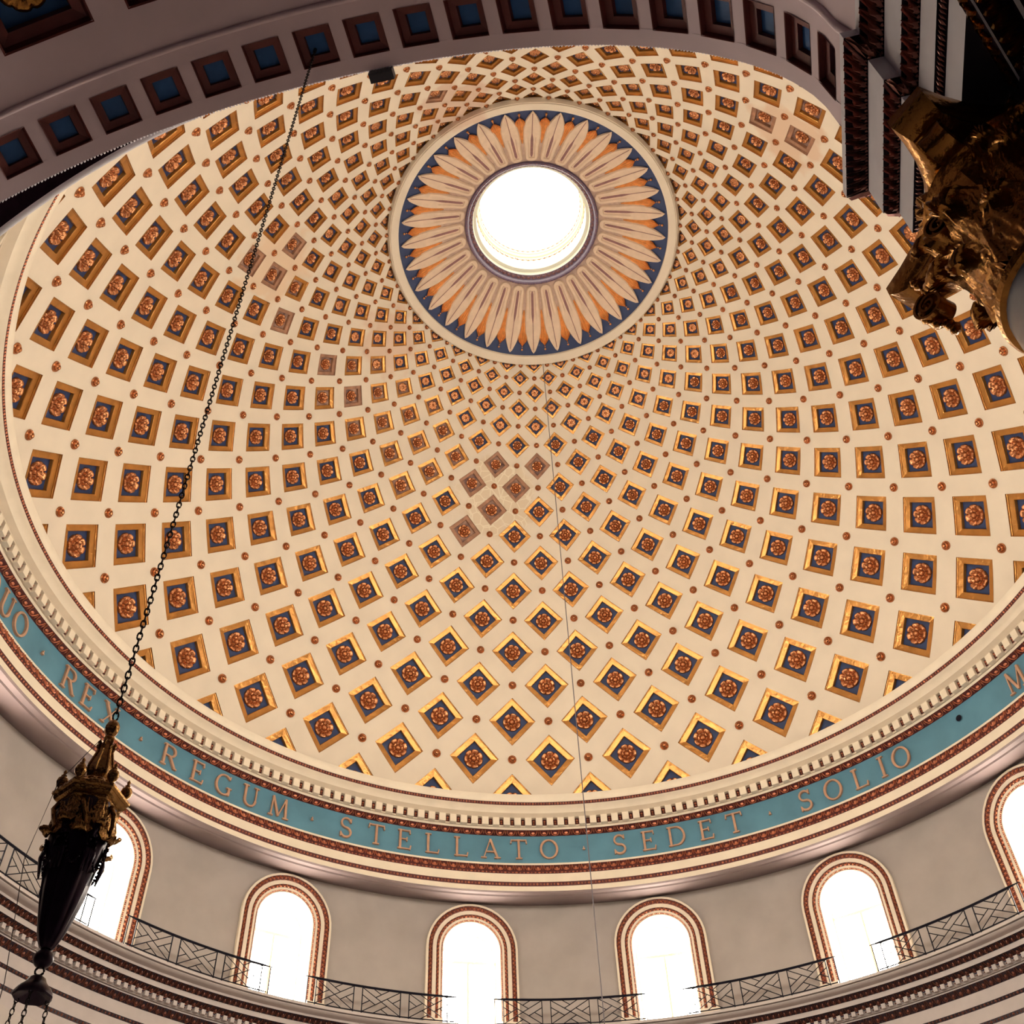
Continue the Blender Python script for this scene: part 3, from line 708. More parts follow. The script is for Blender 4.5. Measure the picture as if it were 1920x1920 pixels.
# ================================================================== upper entablature with the inscription
def upper_cornice():
    root = empty('trim_5', (0, 0, 26.0)); tag(root, 'round cornice and blue inscribed frieze at the foot of the dome', kind='structure')
    z0 = 26.0
    def R(pts): return [(r, z - z0) for r, z in pts]
    mb = MB()
    ring(mb, R([(18.45, 27.22), (17.50, 27.19)])); ring(mb, R([(17.50, 27.19), (17.46, 27.17), (17.46, 27.12)])); ring(mb, R([(17.46, 27.12), (17.47, 27.0), (17.52, 26.88), (17.56, 26.84)]))
    ring(mb, R([(17.60, 26.70), (17.62, 26.69), (17.72, 26.67), (17.86, 26.61), (17.95, 26.53)]))
    ring(mb, R([(17.95, 26.53), (18.22, 26.50)])); ring(mb, R([(18.22, 26.50), (18.24, 26.49)])); ring(mb, R([(18.42, 26.49), (18.42, 26.13)])); ring(mb, R([(18.24, 26.49), (18.44, 26.49)]))
    ring(mb, R([(18.42, 26.17), (18.52, 26.16), (18.55, 26.10), (18.58, 26.08)]))
    build(mb, 'cornice', 'cornice_plaster', root, smooth=35)
    mb = MB(); ring(mb, R([(17.56, 26.84), (17.59, 26.75), (17.60, 26.70)])); bead_band(mb, ringF(17.60, 26.70 - z0, 17.56, 26.84 - z0), 900, rel=0.04, o=1)
    o = build(mb, 'bead_band', ['carved_ground', 'carved_gilt'], root, smooth=30); o['kind'] = 'stuff'
    # dentils, one object each where the photograph shows them
    dm = MB(); hw = 0.5 * 1.5 * 0.60
    dm.box([np.array(P(a, r, z)) - np.array(P(0, 18.25, 0)) for z in (26.13 - z0, 26.50 - z0) for a, r in ((-hw, 18.25), (hw, 18.25), (hw, 18.45), (-hw, 18.45))])
    dme = dm.mesh('dentil', ['cornice_plaster'], False); rest = MB()
    for k in range(240):
        az = (k + 0.35) * 1.5; az = az - 360 if az > 180 else az; o0 = np.array(P(az, 18.25, 0))
        if infr(P(az, 18.25, 26.3), 10) and abs(az) < 110: ob('dentil', dme, root, loc=tuple(o0), rot=(0, 0, -radians(az)))
        else:
            Rz = np.array(Matrix.Rotation(-radians(az), 3, 'Z')); rest.add([Rz @ np.array(p) + o0 for p in dm.v], dm.f)
    o = build(rest, 'dentil', 'cornice_plaster', root, smooth=False); o['kind'] = 'stuff'
    mb = MB(); ring(mb, R([(18.41, 26.49), (18.41, 26.20)]))
    for k in range(240):
        az = (k + .85) * 1.5; mb.octa(P(az, 18.34, 26.34 - z0), 0.055, 1); mb.octa(P(az, 18.36, 26.25 - z0), 0.04, 1)
    o = build(mb, 'drop_band', ['carved_ground', 'carved_gilt'], root, smooth=False); o['kind'] = 'stuff'
    mb = MB(); ring(mb, R([(18.58, 26.08), (18.66, 26.03), (18.80, 25.95), (18.86, 25.93)])); egg_band(mb, ringF(18.84, 25.94 - z0, 18.585, 26.08 - z0), 240, 1, rel=0.05, s0=.00125, s1=1.00125)
    o = build(mb, 'carved_band', ['carved_ground', 'carved_gilt'], root, smooth=30); o['kind'] = 'stuff'
    mb = MB(); ring(mb, R([(18.86, 25.94), (18.86, 24.62)])); fr = build(mb, 'frieze', 'frieze_blue', root)
    mb = MB(); seg(mb, R([(18.86, 24.62), (18.78, 24.58), (18.78, 24.49)]), n=256)
    seg(mb, R([(18.68, 24.02), (18.68, 23.64)]), n=256)
    seg(mb, R([(18.72, 23.46), (18.72, 23.24)]), n=256)
    build(mb, 'fascia', 'cornice_plaster', root, smooth=30)
    mb = MB(); ring(mb, R([(18.78, 24.49), (18.68, 24.13)])); egg_band(mb, ringF(18.69, 24.17 - z0, 18.78, 24.48 - z0), 288, 1, rel=0.05)
    ring(mb, R([(18.68, 24.13), (18.68, 24.02)])); bead_band(mb, ringF(18.68, 24.03 - z0, 18.68, 24.13 - z0), 720, rel=0.04, o=1)
    o = build(mb, 'carved_band', ['carved_ground', 'carved_gilt'], root, smooth=30); o['kind'] = 'stuff'
    mb = MB(); ring(mb, R([(18.68, 23.64), (18.72, 23.46)])); bead_band(mb, ringF(18.71, 23.48 - z0, 18.69, 23.62 - z0), 800, rel=0.04, o=1)
    o = build(mb, 'bead_band', ['carved_ground', 'carved_gilt'], root, smooth=30); o['kind'] = 'stuff'
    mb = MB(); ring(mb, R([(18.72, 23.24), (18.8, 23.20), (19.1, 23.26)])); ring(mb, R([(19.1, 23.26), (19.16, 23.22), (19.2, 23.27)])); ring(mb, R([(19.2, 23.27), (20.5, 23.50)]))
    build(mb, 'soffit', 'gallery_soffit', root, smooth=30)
    # letters
    T = 0.105; TN = 0.055
    def arc(cx, cy, rx, ry, a0, a1, n=14, t=None):
        out = []
        for k in range(n):
            p = radians(a0 + (a1 - a0) * k / n); q = radians(a0 + (a1 - a0) * (k + 1) / n)
            md = (p + q) / 2; tt = TN + (T - TN) * abs(cos(md)) if t is None else t
            out.append(((cx + rx * cos(p), cy + ry * sin(p)), (cx + rx * cos(q), cy + ry * sin(q)), tt))
        return out
    def st(x0, y0, x1, y1, t=T): return [((x0, y0), (x1, y1), t)]
    def sf(x, y, w_=.17): return [((x - w_ / 2, y), (x + w_ / 2, y), TN)]
    G = {
     'I': (.3, st(.15, 0, .15, 1) + sf(.15, .02, .26) + sf(.15, .98, .26)),
     'L': (.66, st(.14, 0, .14, 1) + sf(.14, .98, .26) + st(.03, .03, .64, .03, TN) + st(.62, 0, .66, .2, TN)),
     'E': (.66, st(.14, 0, .14, 1) + st(.03, .03, .62, .03, TN) + st(.03, .97, .60, .97, TN) + st(.14, .52, .46, .52, TN) + st(.62, 0, .66, .2, TN) + st(.59, 1.0, .61, .82, TN) + st(.46, .43, .46, .61, TN)),
     'T': (.76, st(.38, 0, .38, 1) + sf(.38, .02, .28) + st(.02, .97, .74, .97, TN) + st(.03, 1, .0, .80, TN) + st(.73, 1, .76, .80, TN)),
     'A': (.86, st(.10, 0, .42, .98, TN) + st(.42, .98, .76, 0) + st(.22, .33, .64, .33, TN) + sf(.10, .02, .24) + sf(.76, .02, .28)),
     'O': (.88, arc(.44, .5, .39, .48, 0, 360, 24)),
     'Q': (.88, arc(.44, .5, .39, .48, 0, 360, 24) + st(.5, .2, .84, -.12)),
     'D': (.84, st(.14, 0, .14, 1) + st(.03, .97, .42, .97, TN) + st(.03, .03, .42, .03, TN) + arc(.42, .5, .38, .47, -90, 90, 14)),
     'R': (.84, st(.14, 0, .14, 1) + sf(.14, .02, .26) + st(.03, .97, .44, .97, TN) + st(.14, .5, .44, .5, TN) + arc(.44, .735, .22, .235, -90, 90, 10) + st(.42, .5, .76, .02) + sf(.78, .02, .16)),
     'U': (.82, st(.14, 1, .14, .32) + arc(.41, .32, .27, .30, 180, 360, 12) + st(.68, 1, .68, .32, TN) + sf(.14, .98, .26) + sf(.68, .98, .22)),
     'G': (.86, arc(.44, .5, .39, .48, 50, 320, 20) + st(.72, .40, .72, .06) + sf(.72, .40, .24) + st(.70, .84, .72, .98, TN)),
     'S': (.62, arc(.31, .74, .23, .24, 20, 270, 12, .08) + arc(.31, .26, .25, .24, 90, -160, 12, .09) + st(.54, .98, .54, .78, TN) + st(.07, .02, .07, .24, TN)),
     'M': (1.02, st(.14, 0, .18, .98, TN) + st(.18, .98, .50, .06) + st(.50, .06, .82, .98, TN) + st(.82, .98, .88, 0) + sf(.13, .02, .22) + sf(.88, .02, .26)),
     'X': (.84, st(.10, .98, .74, .02) + st(.72, .98, .10, .02, TN) + sf(.10, .98, .24) + sf(.72, .98, .2) + sf(.10, .02, .2) + sf(.76, .02, .24)),
     '.': (.14, st(.02, .42, .12, .42, .05) + st(.07, .42, .07, .54, .05)),
    }
    H = 0.92; ZB = 24.80; r_ = 18.86
    def letter(ch, az):
        wd, strokes = G[ch]; mb = MB(); o0 = np.array(P(az, r_, ZB - z0))
        for (p, q, t) in strokes:
            dx, dy = q[0] - p[0], q[1] - p[1]; l = hypot(dx, dy) + 1e-9; ex = 0.012; ux, uy = dx / l, dy / l; nx, ny = -uy * t / 2, ux * t / 2
            c = [(p[0] - ux * ex + nx, p[1] - uy * ex + ny), (p[0] - ux * ex - nx, p[1] - uy * ex - ny), (q[0] + ux * ex - nx, q[1] + uy * ex - ny), (q[0] + ux * ex + nx, q[1] + uy * ex + ny)]
            def W(x, y, d): return np.array(P(az + degrees((x - wd / 2) * H / r_), r_ - d, ZB - z0 + y * H)) - o0
            mb.box([W(x, y, 0.0) for x, y in c] + [W(x, y, 0.10) for x, y in c], 0)
        o = ob('letter', mb.mesh('letter', ['letter_gilt'], False), fr, loc=tuple(o0))
        if ch != '.': o['label'] = 'gilt letter ' + ch
    for ch, az in [('Q', -80.9), ('U', -77.5), ('O', -74.5), ('.', -69.9), ('R', -64.9), ('E', -61.7), ('X', -57.9), ('.', -52.8), ('R', -48.3), ('E', -44.1), ('G', -40.2), ('U', -36.3), ('M', -32.2), ('.', -27.5), ('S', -22.8), ('T', -18.6), ('E', -14.8), ('L', -11.0), ('L', -7.1), ('A', -3.1), ('T', .7), ('O', 4.75), ('.', 9.4), ('S', 14.2), ('E', 18.05), ('D', 21.8), ('E', 25.8), ('T', 29.7), ('.', 34.5), ('S', 39.4), ('O', 43.25), ('L', 47.0), ('I', 50.2), ('O', 52.9), ('M', 70.4), ('A', 74.6), ('R', 78.5)]: letter(ch, az)
    mb = MB(); c = P(61.7, 18.85, 25.42 - z0); Xd = np.array(P(151.7, 1, 0)); Zd = np.array((0, 0, 1.)); Yd = np.array(P(61.7, -1, 0))
    mb.grid(lambda a, b: tuple(np.array(c) + 0.13 * (1 - b) * (cos(2 * pi * a) * Xd + sin(2 * pi * a) * Zd) + Yd * (0.05 if b < .5 else 0.02)), 16, 2, 0, wrapu=True)
    build(mb, 'vent_hole', 'iron_black', root)
upper_cornice()

# ================================================================== gallery: drum wall, windows, lower entablature, railings
WAZ = [-5.0 + 22.5 * k for k in range(-8, 8)]
def win_az(a): return a if a <= 180 else a - 360
RD = 20.4; ZG = 17.66; ZTOP = 23.56; ZSP = 21.42; ROUT = 1.93; RIN = 1.20
def arch_path(q, zb, n=20):                                        # (x, z) up the left jamb, over, and down the right
    pts = [(-q, zb + (ZSP - zb) * k / 6) for k in range(7)]
    pts += [(-q * cos(pi * k / n), ZSP + q * sin(pi * k / n)) for k in range(1, n)]
    return pts + [(q, ZSP - (ZSP - zb) * k / 6) for k in range(7)]
def drum():
    mb = MB(); hb = 22.5 / 2; H_ = radians(hb) * RD
    for az in WAZ:
        inner = arch_path(1.45, ZG); N_ = len(inner)
        outer = []
        for (x, z) in inner:                                       # push every point of the opening out to the bay's edge
            if z <= ZSP: outer.append((-H_ if x < 0 else H_, z))
            else:
                a = atan2(z - ZSP, x); c_, s2 = cos(a), sin(a); t1 = H_ / max(abs(c_), 1e-6); t2 = (ZTOP - ZSP) / max(s2, 1e-6); t = min(t1, t2)
                outer.append((c_ * t, ZSP + s2 * t))
        outer[7 - 1] = (-H_, ZSP); outer[N_ - 7] = (H_, ZSP)
        # corners of the bay
        def W(x, z): return P(az + degrees(x / RD), RD, z)
        k4 = 4
        for k in range(N_ - 1):
            a, b, c, d = inner[k], inner[k + 1], outer[k + 1], outer[k]
            for s in range(k4):
                t0, t1 = s / k4, (s + 1) / k4
                f = lambda p, q, t: (p[0] + (q[0] - p[0]) * t, p[1] + (q[1] - p[1]) * t)
                mb.add([W(*f(a, d, t0)), W(*f(b, c, t0)), W(*f(b, c, t1)), W(*f(a, d, t1))], [(0, 3, 2, 1)])
            # corner triangle where the ray leaves the side for the top
            if abs(abs(d[0]) - H_) < 1e-4 and abs(c[1] - ZTOP) < 1e-4 and d[1] < ZTOP - 1e-4: mb.add([W(*d), W(*c), W(d[0], ZTOP)], [(0, 1, 2)])
            if abs(abs(c[0]) - H_) < 1e-4 and abs(d[1] - ZTOP) < 1e-4 and c[1] < ZTOP - 1e-4: mb.add([W(*d), W(*c), W(c[0], ZTOP)], [(0, 1, 2)])
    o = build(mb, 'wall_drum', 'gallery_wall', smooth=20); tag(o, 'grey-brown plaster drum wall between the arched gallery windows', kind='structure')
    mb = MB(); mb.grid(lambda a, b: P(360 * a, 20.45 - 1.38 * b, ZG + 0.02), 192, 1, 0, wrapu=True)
    tag(build(mb, 'floor', 'gallery_wall'), 'narrow gallery floor behind the iron railings', kind='structure')
drum()
def window_meshes():
    M_ = {}; zb = 18.42
    def loc(x, d, z): return (x, -d - 0.11 if d > -.2 else -d, z)   # local: x right, y outwards, d = proud of the wall
    def strip(mb, q0, d0, q1, d1, zb_=zb, mi=0):
        a = arch_path(q0, zb_); b = arch_path(q1, zb_)
        vs = [loc(x, d0, z) for x, z in a] + [loc(x, d1, z) for x, z in b]; n = len(a)
        mb.add(vs, [(k, k + 1, n + k + 1, n + k) for k in range(n - 1)], mi)
    mb = MB()
    for q0, d0, q1, d1 in ((1.95, 0.0, 1.93, .14), (1.93, .14, 1.84, .14), (1.66, .06, 1.50, .05), (1.38, .0, 1.29, -.02), (1.24, -.05, 1.20, -.06), (1.20, -.06, 1.20, -.10)): strip(mb, q0, d0, q1, d1)
    # feet of the moulding and jamb below it
    for sg in (-1, 1):
        x0, x1 = sorted((sg * 1.20, sg * 1.97)); mb.box([loc(x0, -.3, ZG), loc(x1, -.3, ZG), loc(x1, .17, ZG), loc(x0, .17, ZG), loc(x0, -.3, zb), loc(x1, -.3, zb), loc(x1, .17, zb), loc(x0, .17, zb)])
    M_['architrave'] = mb.mesh('architrave', ['cornice_plaster'], 35)
    def arcF(q0, d0, q1, d1):                                      # v 0 = inner line
        def F(s, v, d):
            q = q1 + (q0 - q1) * v; dd = d1 + (d0 - d1) * v + d; qm = (q0 + q1) / 2
            Lj = ZSP - zb; La = pi * qm; T_ = 2 * Lj + La; t = s * T_
            if t < Lj: return loc(-q, dd, zb + t)
            if t > Lj + La: return loc(q, dd, ZSP - (t - Lj - La))
            a = (t - Lj) / qm; return loc(-q * cos(a), dd, ZSP + q * sin(a))
        return F
    mb = MB(); strip(mb, 1.84, .12, 1.66, .06); egg_band(mb, arcF(1.84, .12, 1.70, .075), 64, 1, rel=0.04); bead_band(mb, arcF(1.70, .075, 1.66, .06), 160, rel=.03, o=1)
    M_['carved_band'] = mb.mesh('carved_band', ['carved_ground', 'carved_gilt'], 30)
    mb = MB(); strip(mb, 1.50, .04, 1.38, .0); egg_band(mb, arcF(1.50, .04, 1.38, .0), 62, 1, rel=0.035)
    M_['carved_band2'] = mb.mesh('carved_band', ['carved_ground', 'carved_gilt'], 30)
    mb = MB(); strip(mb, 1.29, -.02, 1.24, -.05); bead_band(mb, arcF(1.29, -.02, 1.24, -.05), 130, rel=.025, o=1)
    M_['bead_band'] = mb.mesh('bead_band', ['carved_ground', 'carved_gilt'], 30)
    mb = MB(); a = arch_path(1.20, ZG, 24); n = len(a)
    mb.add([loc(x, -.10, z) for x, z in a] + [loc(x, -1.15, z) for x, z in a], [(k, k + 1, n + k + 1, n + k) for k in range(n - 1)]); mb.add([loc(-1.2, -.1, ZG), loc(1.2, -.1, ZG), loc(1.2, -1.15, ZG), loc(-1.2, -1.15, ZG)], [(0, 1, 2, 3)])
    M_['reveal'] = mb.mesh('reveal', ['reveal_white'], 30)
    mb = MB(); a = arch_path(1.20, ZG, 24); mb.add([loc(x, -1.14, z) for x, z in a], [tuple(range(len(a)))]); M_['pane'] = mb.mesh('pane', ['window_day'], False)
    mb = MB(); strip(mb, 1.21, -1.05, 1.14, -1.05, ZG); strip(mb, 1.14, -1.05, 1.13, -1.13, ZG); M_['sash'] = mb.mesh('sash', ['window_wood'], 30)
    mb = MB(); mb.cbox((0, 1.10, ZSP - .06), (1.18, .05, .06)); M_['transom'] = mb.mesh('transom', ['window_wood'], False)
    mb = MB(); mb.cbox((0, 1.10, (ZG + ZSP) / 2), (.045, .04, (ZSP - ZG) / 2 - .06)); M_['mullion'] = mb.mesh('mullion', ['window_wood'], False)
    return M_
WM = window_meshes()
NUM = {-3: 1, -2: 2, -1: 3, 0: 4, 1: 5, 2: 6, 3: 7}
names = {1: 'arched window at the left edge, half cut by the frame', 2: 'arched window behind the hanging lamp', 3: 'arched gallery window below the gap between REGUM and STELLATO', 4: 'arched gallery window below the letters LAT of STELLATO', 5: 'arched gallery window below the word SEDET', 6: 'arched gallery window below the word SOLIO', 7: 'arched window at the right edge of the drum'}
cnt = 8
for k, az in enumerate(WAZ):
    kk = k - 8; root = empty('window_x', P(az, RD, 0)); root.rotation_euler = (0, 0, -radians(az))
    num = NUM.get(kk)
    if num is None: num = cnt; cnt += 1
    root.name = 'window_%d' % num
    tag(root, names.get(num, 'arched gallery window out of view'), kind='structure')
    for nm in ('architrave', 'carved_band', 'carved_band2', 'bead_band', 'reveal', 'pane', 'sash', 'transom', 'mullion'):
        o = ob(nm.replace('2', ''), WM[nm], root)
        if nm in ('carved_band', 'carved_band2', 'bead_band'): o['kind'] = 'stuff'

def lower_cornice():
    root = empty('trim_6', (0, 0, 17.0)); z0 = 17.0; tag(root, 'heavy dentilled cornice under the gallery railings', kind='structure')
    def R(pts): return [(r, z - z0) for r, z in pts]
    mb = MB(); ring(mb, R([(20.4, 17.80), (19.05, 17.80)])); ring(mb, R([(19.05, 17.80), (19.05, 17.70)])); ring(mb, R([(19.05, 17.70), (19.12, 17.70)]))
    ring(mb, R([(19.12, 17.70), (19.13, 17.66), (19.18, 17.62), (19.28, 17.60), (19.38, 17.60), (19.45, 17.585)])); ring(mb, R([(19.45, 17.585), (19.47, 17.51)]))
    ring(mb, R([(19.70, 17.36), (19.70, 17.18)]))
    ring(mb, R([(20.02, 17.02), (20.02, 16.84)])); ring(mb, R([(20.0, 16.88), (20.10, 16.86)])); ring(mb, R([(20.10, 16.86), (20.10, 16.79)]))
    ring(mb, R([(20.25, 16.54), (20.25, 16.12)])); ring(mb, R([(20.30, 16.0), (20.30, 15.56)])); ring(mb, R([(20.33, 15.42), (20.35, 15.0)]))
    build(mb, 'cornice', 'entab_low', root, smooth=35)
    def carved(a, b, n, kind, rel=.04, nm='carved_band'):
        mb = MB(); ring(mb, R([a, b])); F = ringF(b[0], b[1] - z0, a[0], a[1] - z0)
        (egg_band(mb, F, n, 1, rel=rel, fine=False) if kind == 'e' else bead_band(mb, F, n, rel=rel))
        o = build(mb, nm, ['carved_dark', 'carved_gilt_dark'], root, smooth=30); o['kind'] = 'stuff'
    carved((19.47, 17.51), (19.70, 17.36), 576, 'e'); carved((19.70, 17.18), (19.98, 17.04), 432, 'e'); carved((20.10, 16.79), (20.25, 16.54), 432, 'e', .05)
    carved((20.25, 16.12), (20.30, 16.0), 900, 'b', nm='bead_band'); carved((20.30, 15.56), (20.33, 15.42), 900, 'b', nm='bead_band')
    dm = MB(); p = 360 / 432; hw = p * .5 * .52
    dm.box([np.array(P(a, r, z)) - np.array(P(0, 19.86, 0)) for z in (16.86 - z0, 17.03 - z0) for a, r in ((-hw, 19.86), (hw, 19.86), (hw, 20.04), (-hw, 20.04))])
    dme = dm.mesh('dentil', ['entab_low'], False); rest = MB(); n = 0
    for k in range(432):
        az = k * p; az = az - 360 if az > 180 else az; o0 = np.array(P(az, 19.86, 0))
        if infr(P(az, 19.86, 16.95), 6) and abs(az) < 100 and n < 300: ob('dentil', dme, root, loc=tuple(o0), rot=(0, 0, -radians(az))); n += 1
        else:
            Rz = np.array(Matrix.Rotation(-radians(az), 3, 'Z')); rest.add([Rz @ np.array(q) + o0 for q in dm.v], dm.f)
        az2 = az + p / 2; rest.octa(P(az2, 19.98, 16.95 - z0), .035, 1)
    o = build(rest, 'dentil', ['entab_low', 'carved_gilt_dark'], root, smooth=False); o['kind'] = 'stuff'
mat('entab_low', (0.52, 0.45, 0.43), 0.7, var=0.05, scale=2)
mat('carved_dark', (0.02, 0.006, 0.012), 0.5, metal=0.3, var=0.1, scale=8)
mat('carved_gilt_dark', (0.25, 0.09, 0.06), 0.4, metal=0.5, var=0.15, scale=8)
lower_cornice()

# railings: one per bay between windows, three crossed panels each
def railing(azc, label):
    rr = 19.08; z0, z1 = 17.86, 18.78; p = 5.62
    root = empty('railing', P(azc, rr, 17.80)); root.rotation_euler = (0, 0, -radians(azc)); tag(root, label, 'railing')
    def W(az, z): x, y, _ = P(az, rr, 0); return (x, y - rr, z - 17.80)
    e = p * 1.5 + .35
    mb = MB(); mb.tube([W(-e - .55 + (2 * e + 1.1) * k / 12, z1 + .03) for k in range(13)], [.012] + [.045] * 11 + [.012], 6); build(mb, 'top_rail', 'iron_black', root)
    mb = MB(); mb.tube([W(-e + 2 * e * k / 12, z0) for k in range(13)], .022, 6); build(mb, 'bottom_rail', 'iron_black', root)
    g = .52
    pm = MB(); pm.cbox((0, 0, (z0 + z1) / 2 - 17.80), (.017, .017, (z1 - z0) / 2)); pme = pm.mesh('post', ['iron_black'], False)
    ft = MB(); ft.cbox((0, 0, .03), (.02, .02, .05)); fte = ft.mesh('foot', ['iron_black'], False)
    for k in (-1.5, -.5, .5, 1.5):
        for s in (-g, g):
            a = k * p + s; x, y, _ = P(a, rr, 0); o = ob('post', pme, root, loc=(x, y - rr, 0), rot=(0, 0, -radians(a))); ob('foot', fte, o)
    D = 0.30
    segs = [((0, 1), (1, 0)), ((0, 0), (1, 1)), ((.3, 1), (.65, .65)), ((.5, .8), (.7, 1)), ((.65, .35), (1, .7)), ((.8, .5), (1, .3)), ((.35, .35), (.7, 0)), ((.5, .2), (.3, 0)), ((.35, .65), (0, .3)), ((.2, .5), (0, .7))]
    meshes = {}
    for q in (-1, 0, 1):
        a0 = (q - .5) * p + g; a1 = (q + .5) * p - g
        for k, (u, v) in enumerate(segs):
            if q == 0: u, v = (1 - u[0], u[1]), (1 - v[0], v[1])
            A = np.array(W(a0 + (a1 - a0) * u[0], z0 + (z1 - z0) * u[1])); B = np.array(W(a0 + (a1 - a0) * v[0], z0 + (z1 - z0) * v[1])); mid = (A + B) / 2
            mb = MB(); mb.tube([A - mid, B - mid], .017, 4, caps=True); ob('lattice_bar', mb.mesh('lattice_bar', ['iron_black'], False), root, loc=tuple(mid))
lab = {-61.4: 'black iron lattice railing at the left edge beside the hanging lamp', -38.9: 'black iron lattice railing just right of the hanging lamp', -16.4: 'black iron lattice railing below the letters STEL', 6.1: 'black iron lattice railing at the bottom centre behind the long cable', 28.6: 'black iron lattice railing below the letters DET of SEDET', 51.1: 'black iron lattice railing nearest the right edge'}
for a, l in lab.items(): railing(a, l)

# ================================================================== hanging sanctuary lamp with its chain
def lamp():
    X0, Y0 = 0.14, -19.95; base = L(X0, Y0, 1.55)
    root = empty('sanctuary_lamp', base); tag(root, 'dark bronze sanctuary lamp hanging on a long chain at the left', 'lamp')
    def z(v): return v - 1.55
    n6 = 8
    # chain
    ch = empty('chain'); ch.parent = root
    mb = MB(); mb.tube([(0.0125 * cos(2 * pi * k / 12), 0, 0.0275 * sin(2 * pi * k / 12)) for k in range(12)], .0052, 5, closed=True); link = mb.mesh('chain_link', ['chain_iron'], True)
    zt = 12.98; zb = 3.40; N_ = 215
    for k in range(N_):
        o = ob('chain_link', link, ch, loc=(0, 0, z(zb + (zt - zb) * k / (N_ - 1))), rot=(0, 0, (pi / 2) * (k % 2) + AL))
    mb = MB(); mb.tube([(0, 0, z(12.98)), (0, 0, z(13.065))], .02, 8); build(mb, 'hook', 'chain_iron', root)
    # top ball and neck
    mb = MB(); mb.lathe([(0, z(3.375)), (.012, z(3.372)), (.024, z(3.36)), (.034, z(3.335)), (.035, z(3.315)), (.028, z(3.292)), (.018, z(3.28)), (.024, z(3.272)), (.026, z(3.262)), (.018, z(3.255)), (.022, z(3.245)), (.020, z(3.235))], 20, fl=lambda a, b: 1 + .06 * cos(8 * a))
    build(mb, 'finial_ball', 'lamp_bronze', root, smooth=50)
    mb = MB(); mb.lathe([(.020, z(3.238)), (.034, z(3.215)), (.032, z(3.19)), (.036, z(3.16)), (.047, z(3.12)), (.056, z(3.085)), (.060, z(3.055)), (.055, z(3.03)), (.042, z(3.012))], 40, fl=lambda a, b: 1 + .10 * abs(cos(4 * a)) - .05)
    u_ = build(mb, 'urn', 'lamp_bronze', root, smooth=60)
    for k in range(8):
        a = k * pi / 4; mb = MB(); mb.tube([(r * cos(a), r * sin(a), z(zz)) for r, zz in ((.040, 3.205), (.046, 3.222), (.042, 3.235), (.036, 3.222), (.037, 3.18), (.050, 3.13), (.063, 3.08), (.064, 3.04))], .006, 5); build(mb, 'leaf_rib', 'lamp_bronze', u_)
    # dome of the crown
    mb = MB(); mb.lathe([(.045, z(3.018)), (.075, z(3.00)), (.085, z(2.985)), (.105, z(2.965)), (.120, z(2.945)), (.145, z(2.932))], 48, fl=lambda a, b: 1 + .05 * abs(sin(8 * a)))
    cr = build(mb, 'crown', 'lamp_bronze', root, smooth=60)
    for k in range(16):
        a = k * pi / 8; mb = MB(); c = np.array((.10 * cos(a), .10 * sin(a), z(2.968))); T_ = np.array((-sin(a), cos(a), 0)); U = np.array((-.5 * cos(a), -.5 * sin(a), .85))
        mb.tube([c + (.022 - .0016 * q) * (cos(q * .62) * T_ + sin(q * .62) * U) for q in range(12)], .0055, 5); build(mb, 'scroll', 'lamp_bronze', cr, smooth=True)
    # hexagonal plate (stepped)
    def hexa(mb, r0, z0_, r1, z1_):
        vs = [(r0 * cos(pi / 3 * k + .26), r0 * sin(pi / 3 * k + .26), z0_) for k in range(6)] + [(r1 * cos(pi / 3 * k + .26), r1 * sin(pi / 3 * k + .26), z1_) for k in range(6)]
        mb.add(vs, [(k, (k + 1) % 6, 6 + (k + 1) % 6, 6 + k) for k in range(6)] )
    mb = MB(); lv = [(.10, 2.935), (.170, 2.932), (.178, 2.925), (.178, 2.912), (.166, 2.905), (.168, 2.898), (.160, 2.885), (.142, 2.878), (.145, 2.862), (.13, 2.85), (.10, 2.845)]
    for a, b in zip(lv[:-1], lv[1:]): hexa(mb, a[0], z(a[1]), b[0], z(b[1]))
    build(mb, 'crown_plate', 'lamp_bronze', root, smooth=False)
    um = MB(); um.lathe([(.010, 0), (.016, .006), (.008, .014), (.022, .03), (.028, .05), (.024, .07), (.010, .082), (.014, .088), (.006, .094), (.009, .108), (.0, .125)], 14); ume = um.mesh('corner_vase', ['lamp_bronze'], True)
    for k in range(6):
        a = pi / 3 * k + .26; ob('corner_vase', ume, root, loc=(.148 * cos(a), .148 * sin(a), z(2.928)))
    # tapering body with fluted, ragged silhouette
    prof = [(.135, 2.86), (.140, 2.82), (.137, 2.77), (.132, 2.70), (.127, 2.64), (.118, 2.57), (.108, 2.50), (.100, 2.43), (.088, 2.37), (.074, 2.31), (.060, 2.255), (.044, 2.215), (.034, 2.195), (.022, 2.185)]
    mb = MB(); mb.lathe([(r * .93, z(zz)) for r, zz in prof], 60, fl=lambda a, b: 1 + .035 * cos(10 * a + 6 * b) + .02 * cos(23 * a)); build(mb, 'body', 'lamp_dark', root, smooth=60)
    lf = acanthus(.13, .075, .16, lean=.06).mesh('pendant_leaf', ['lamp_bronze'], True)
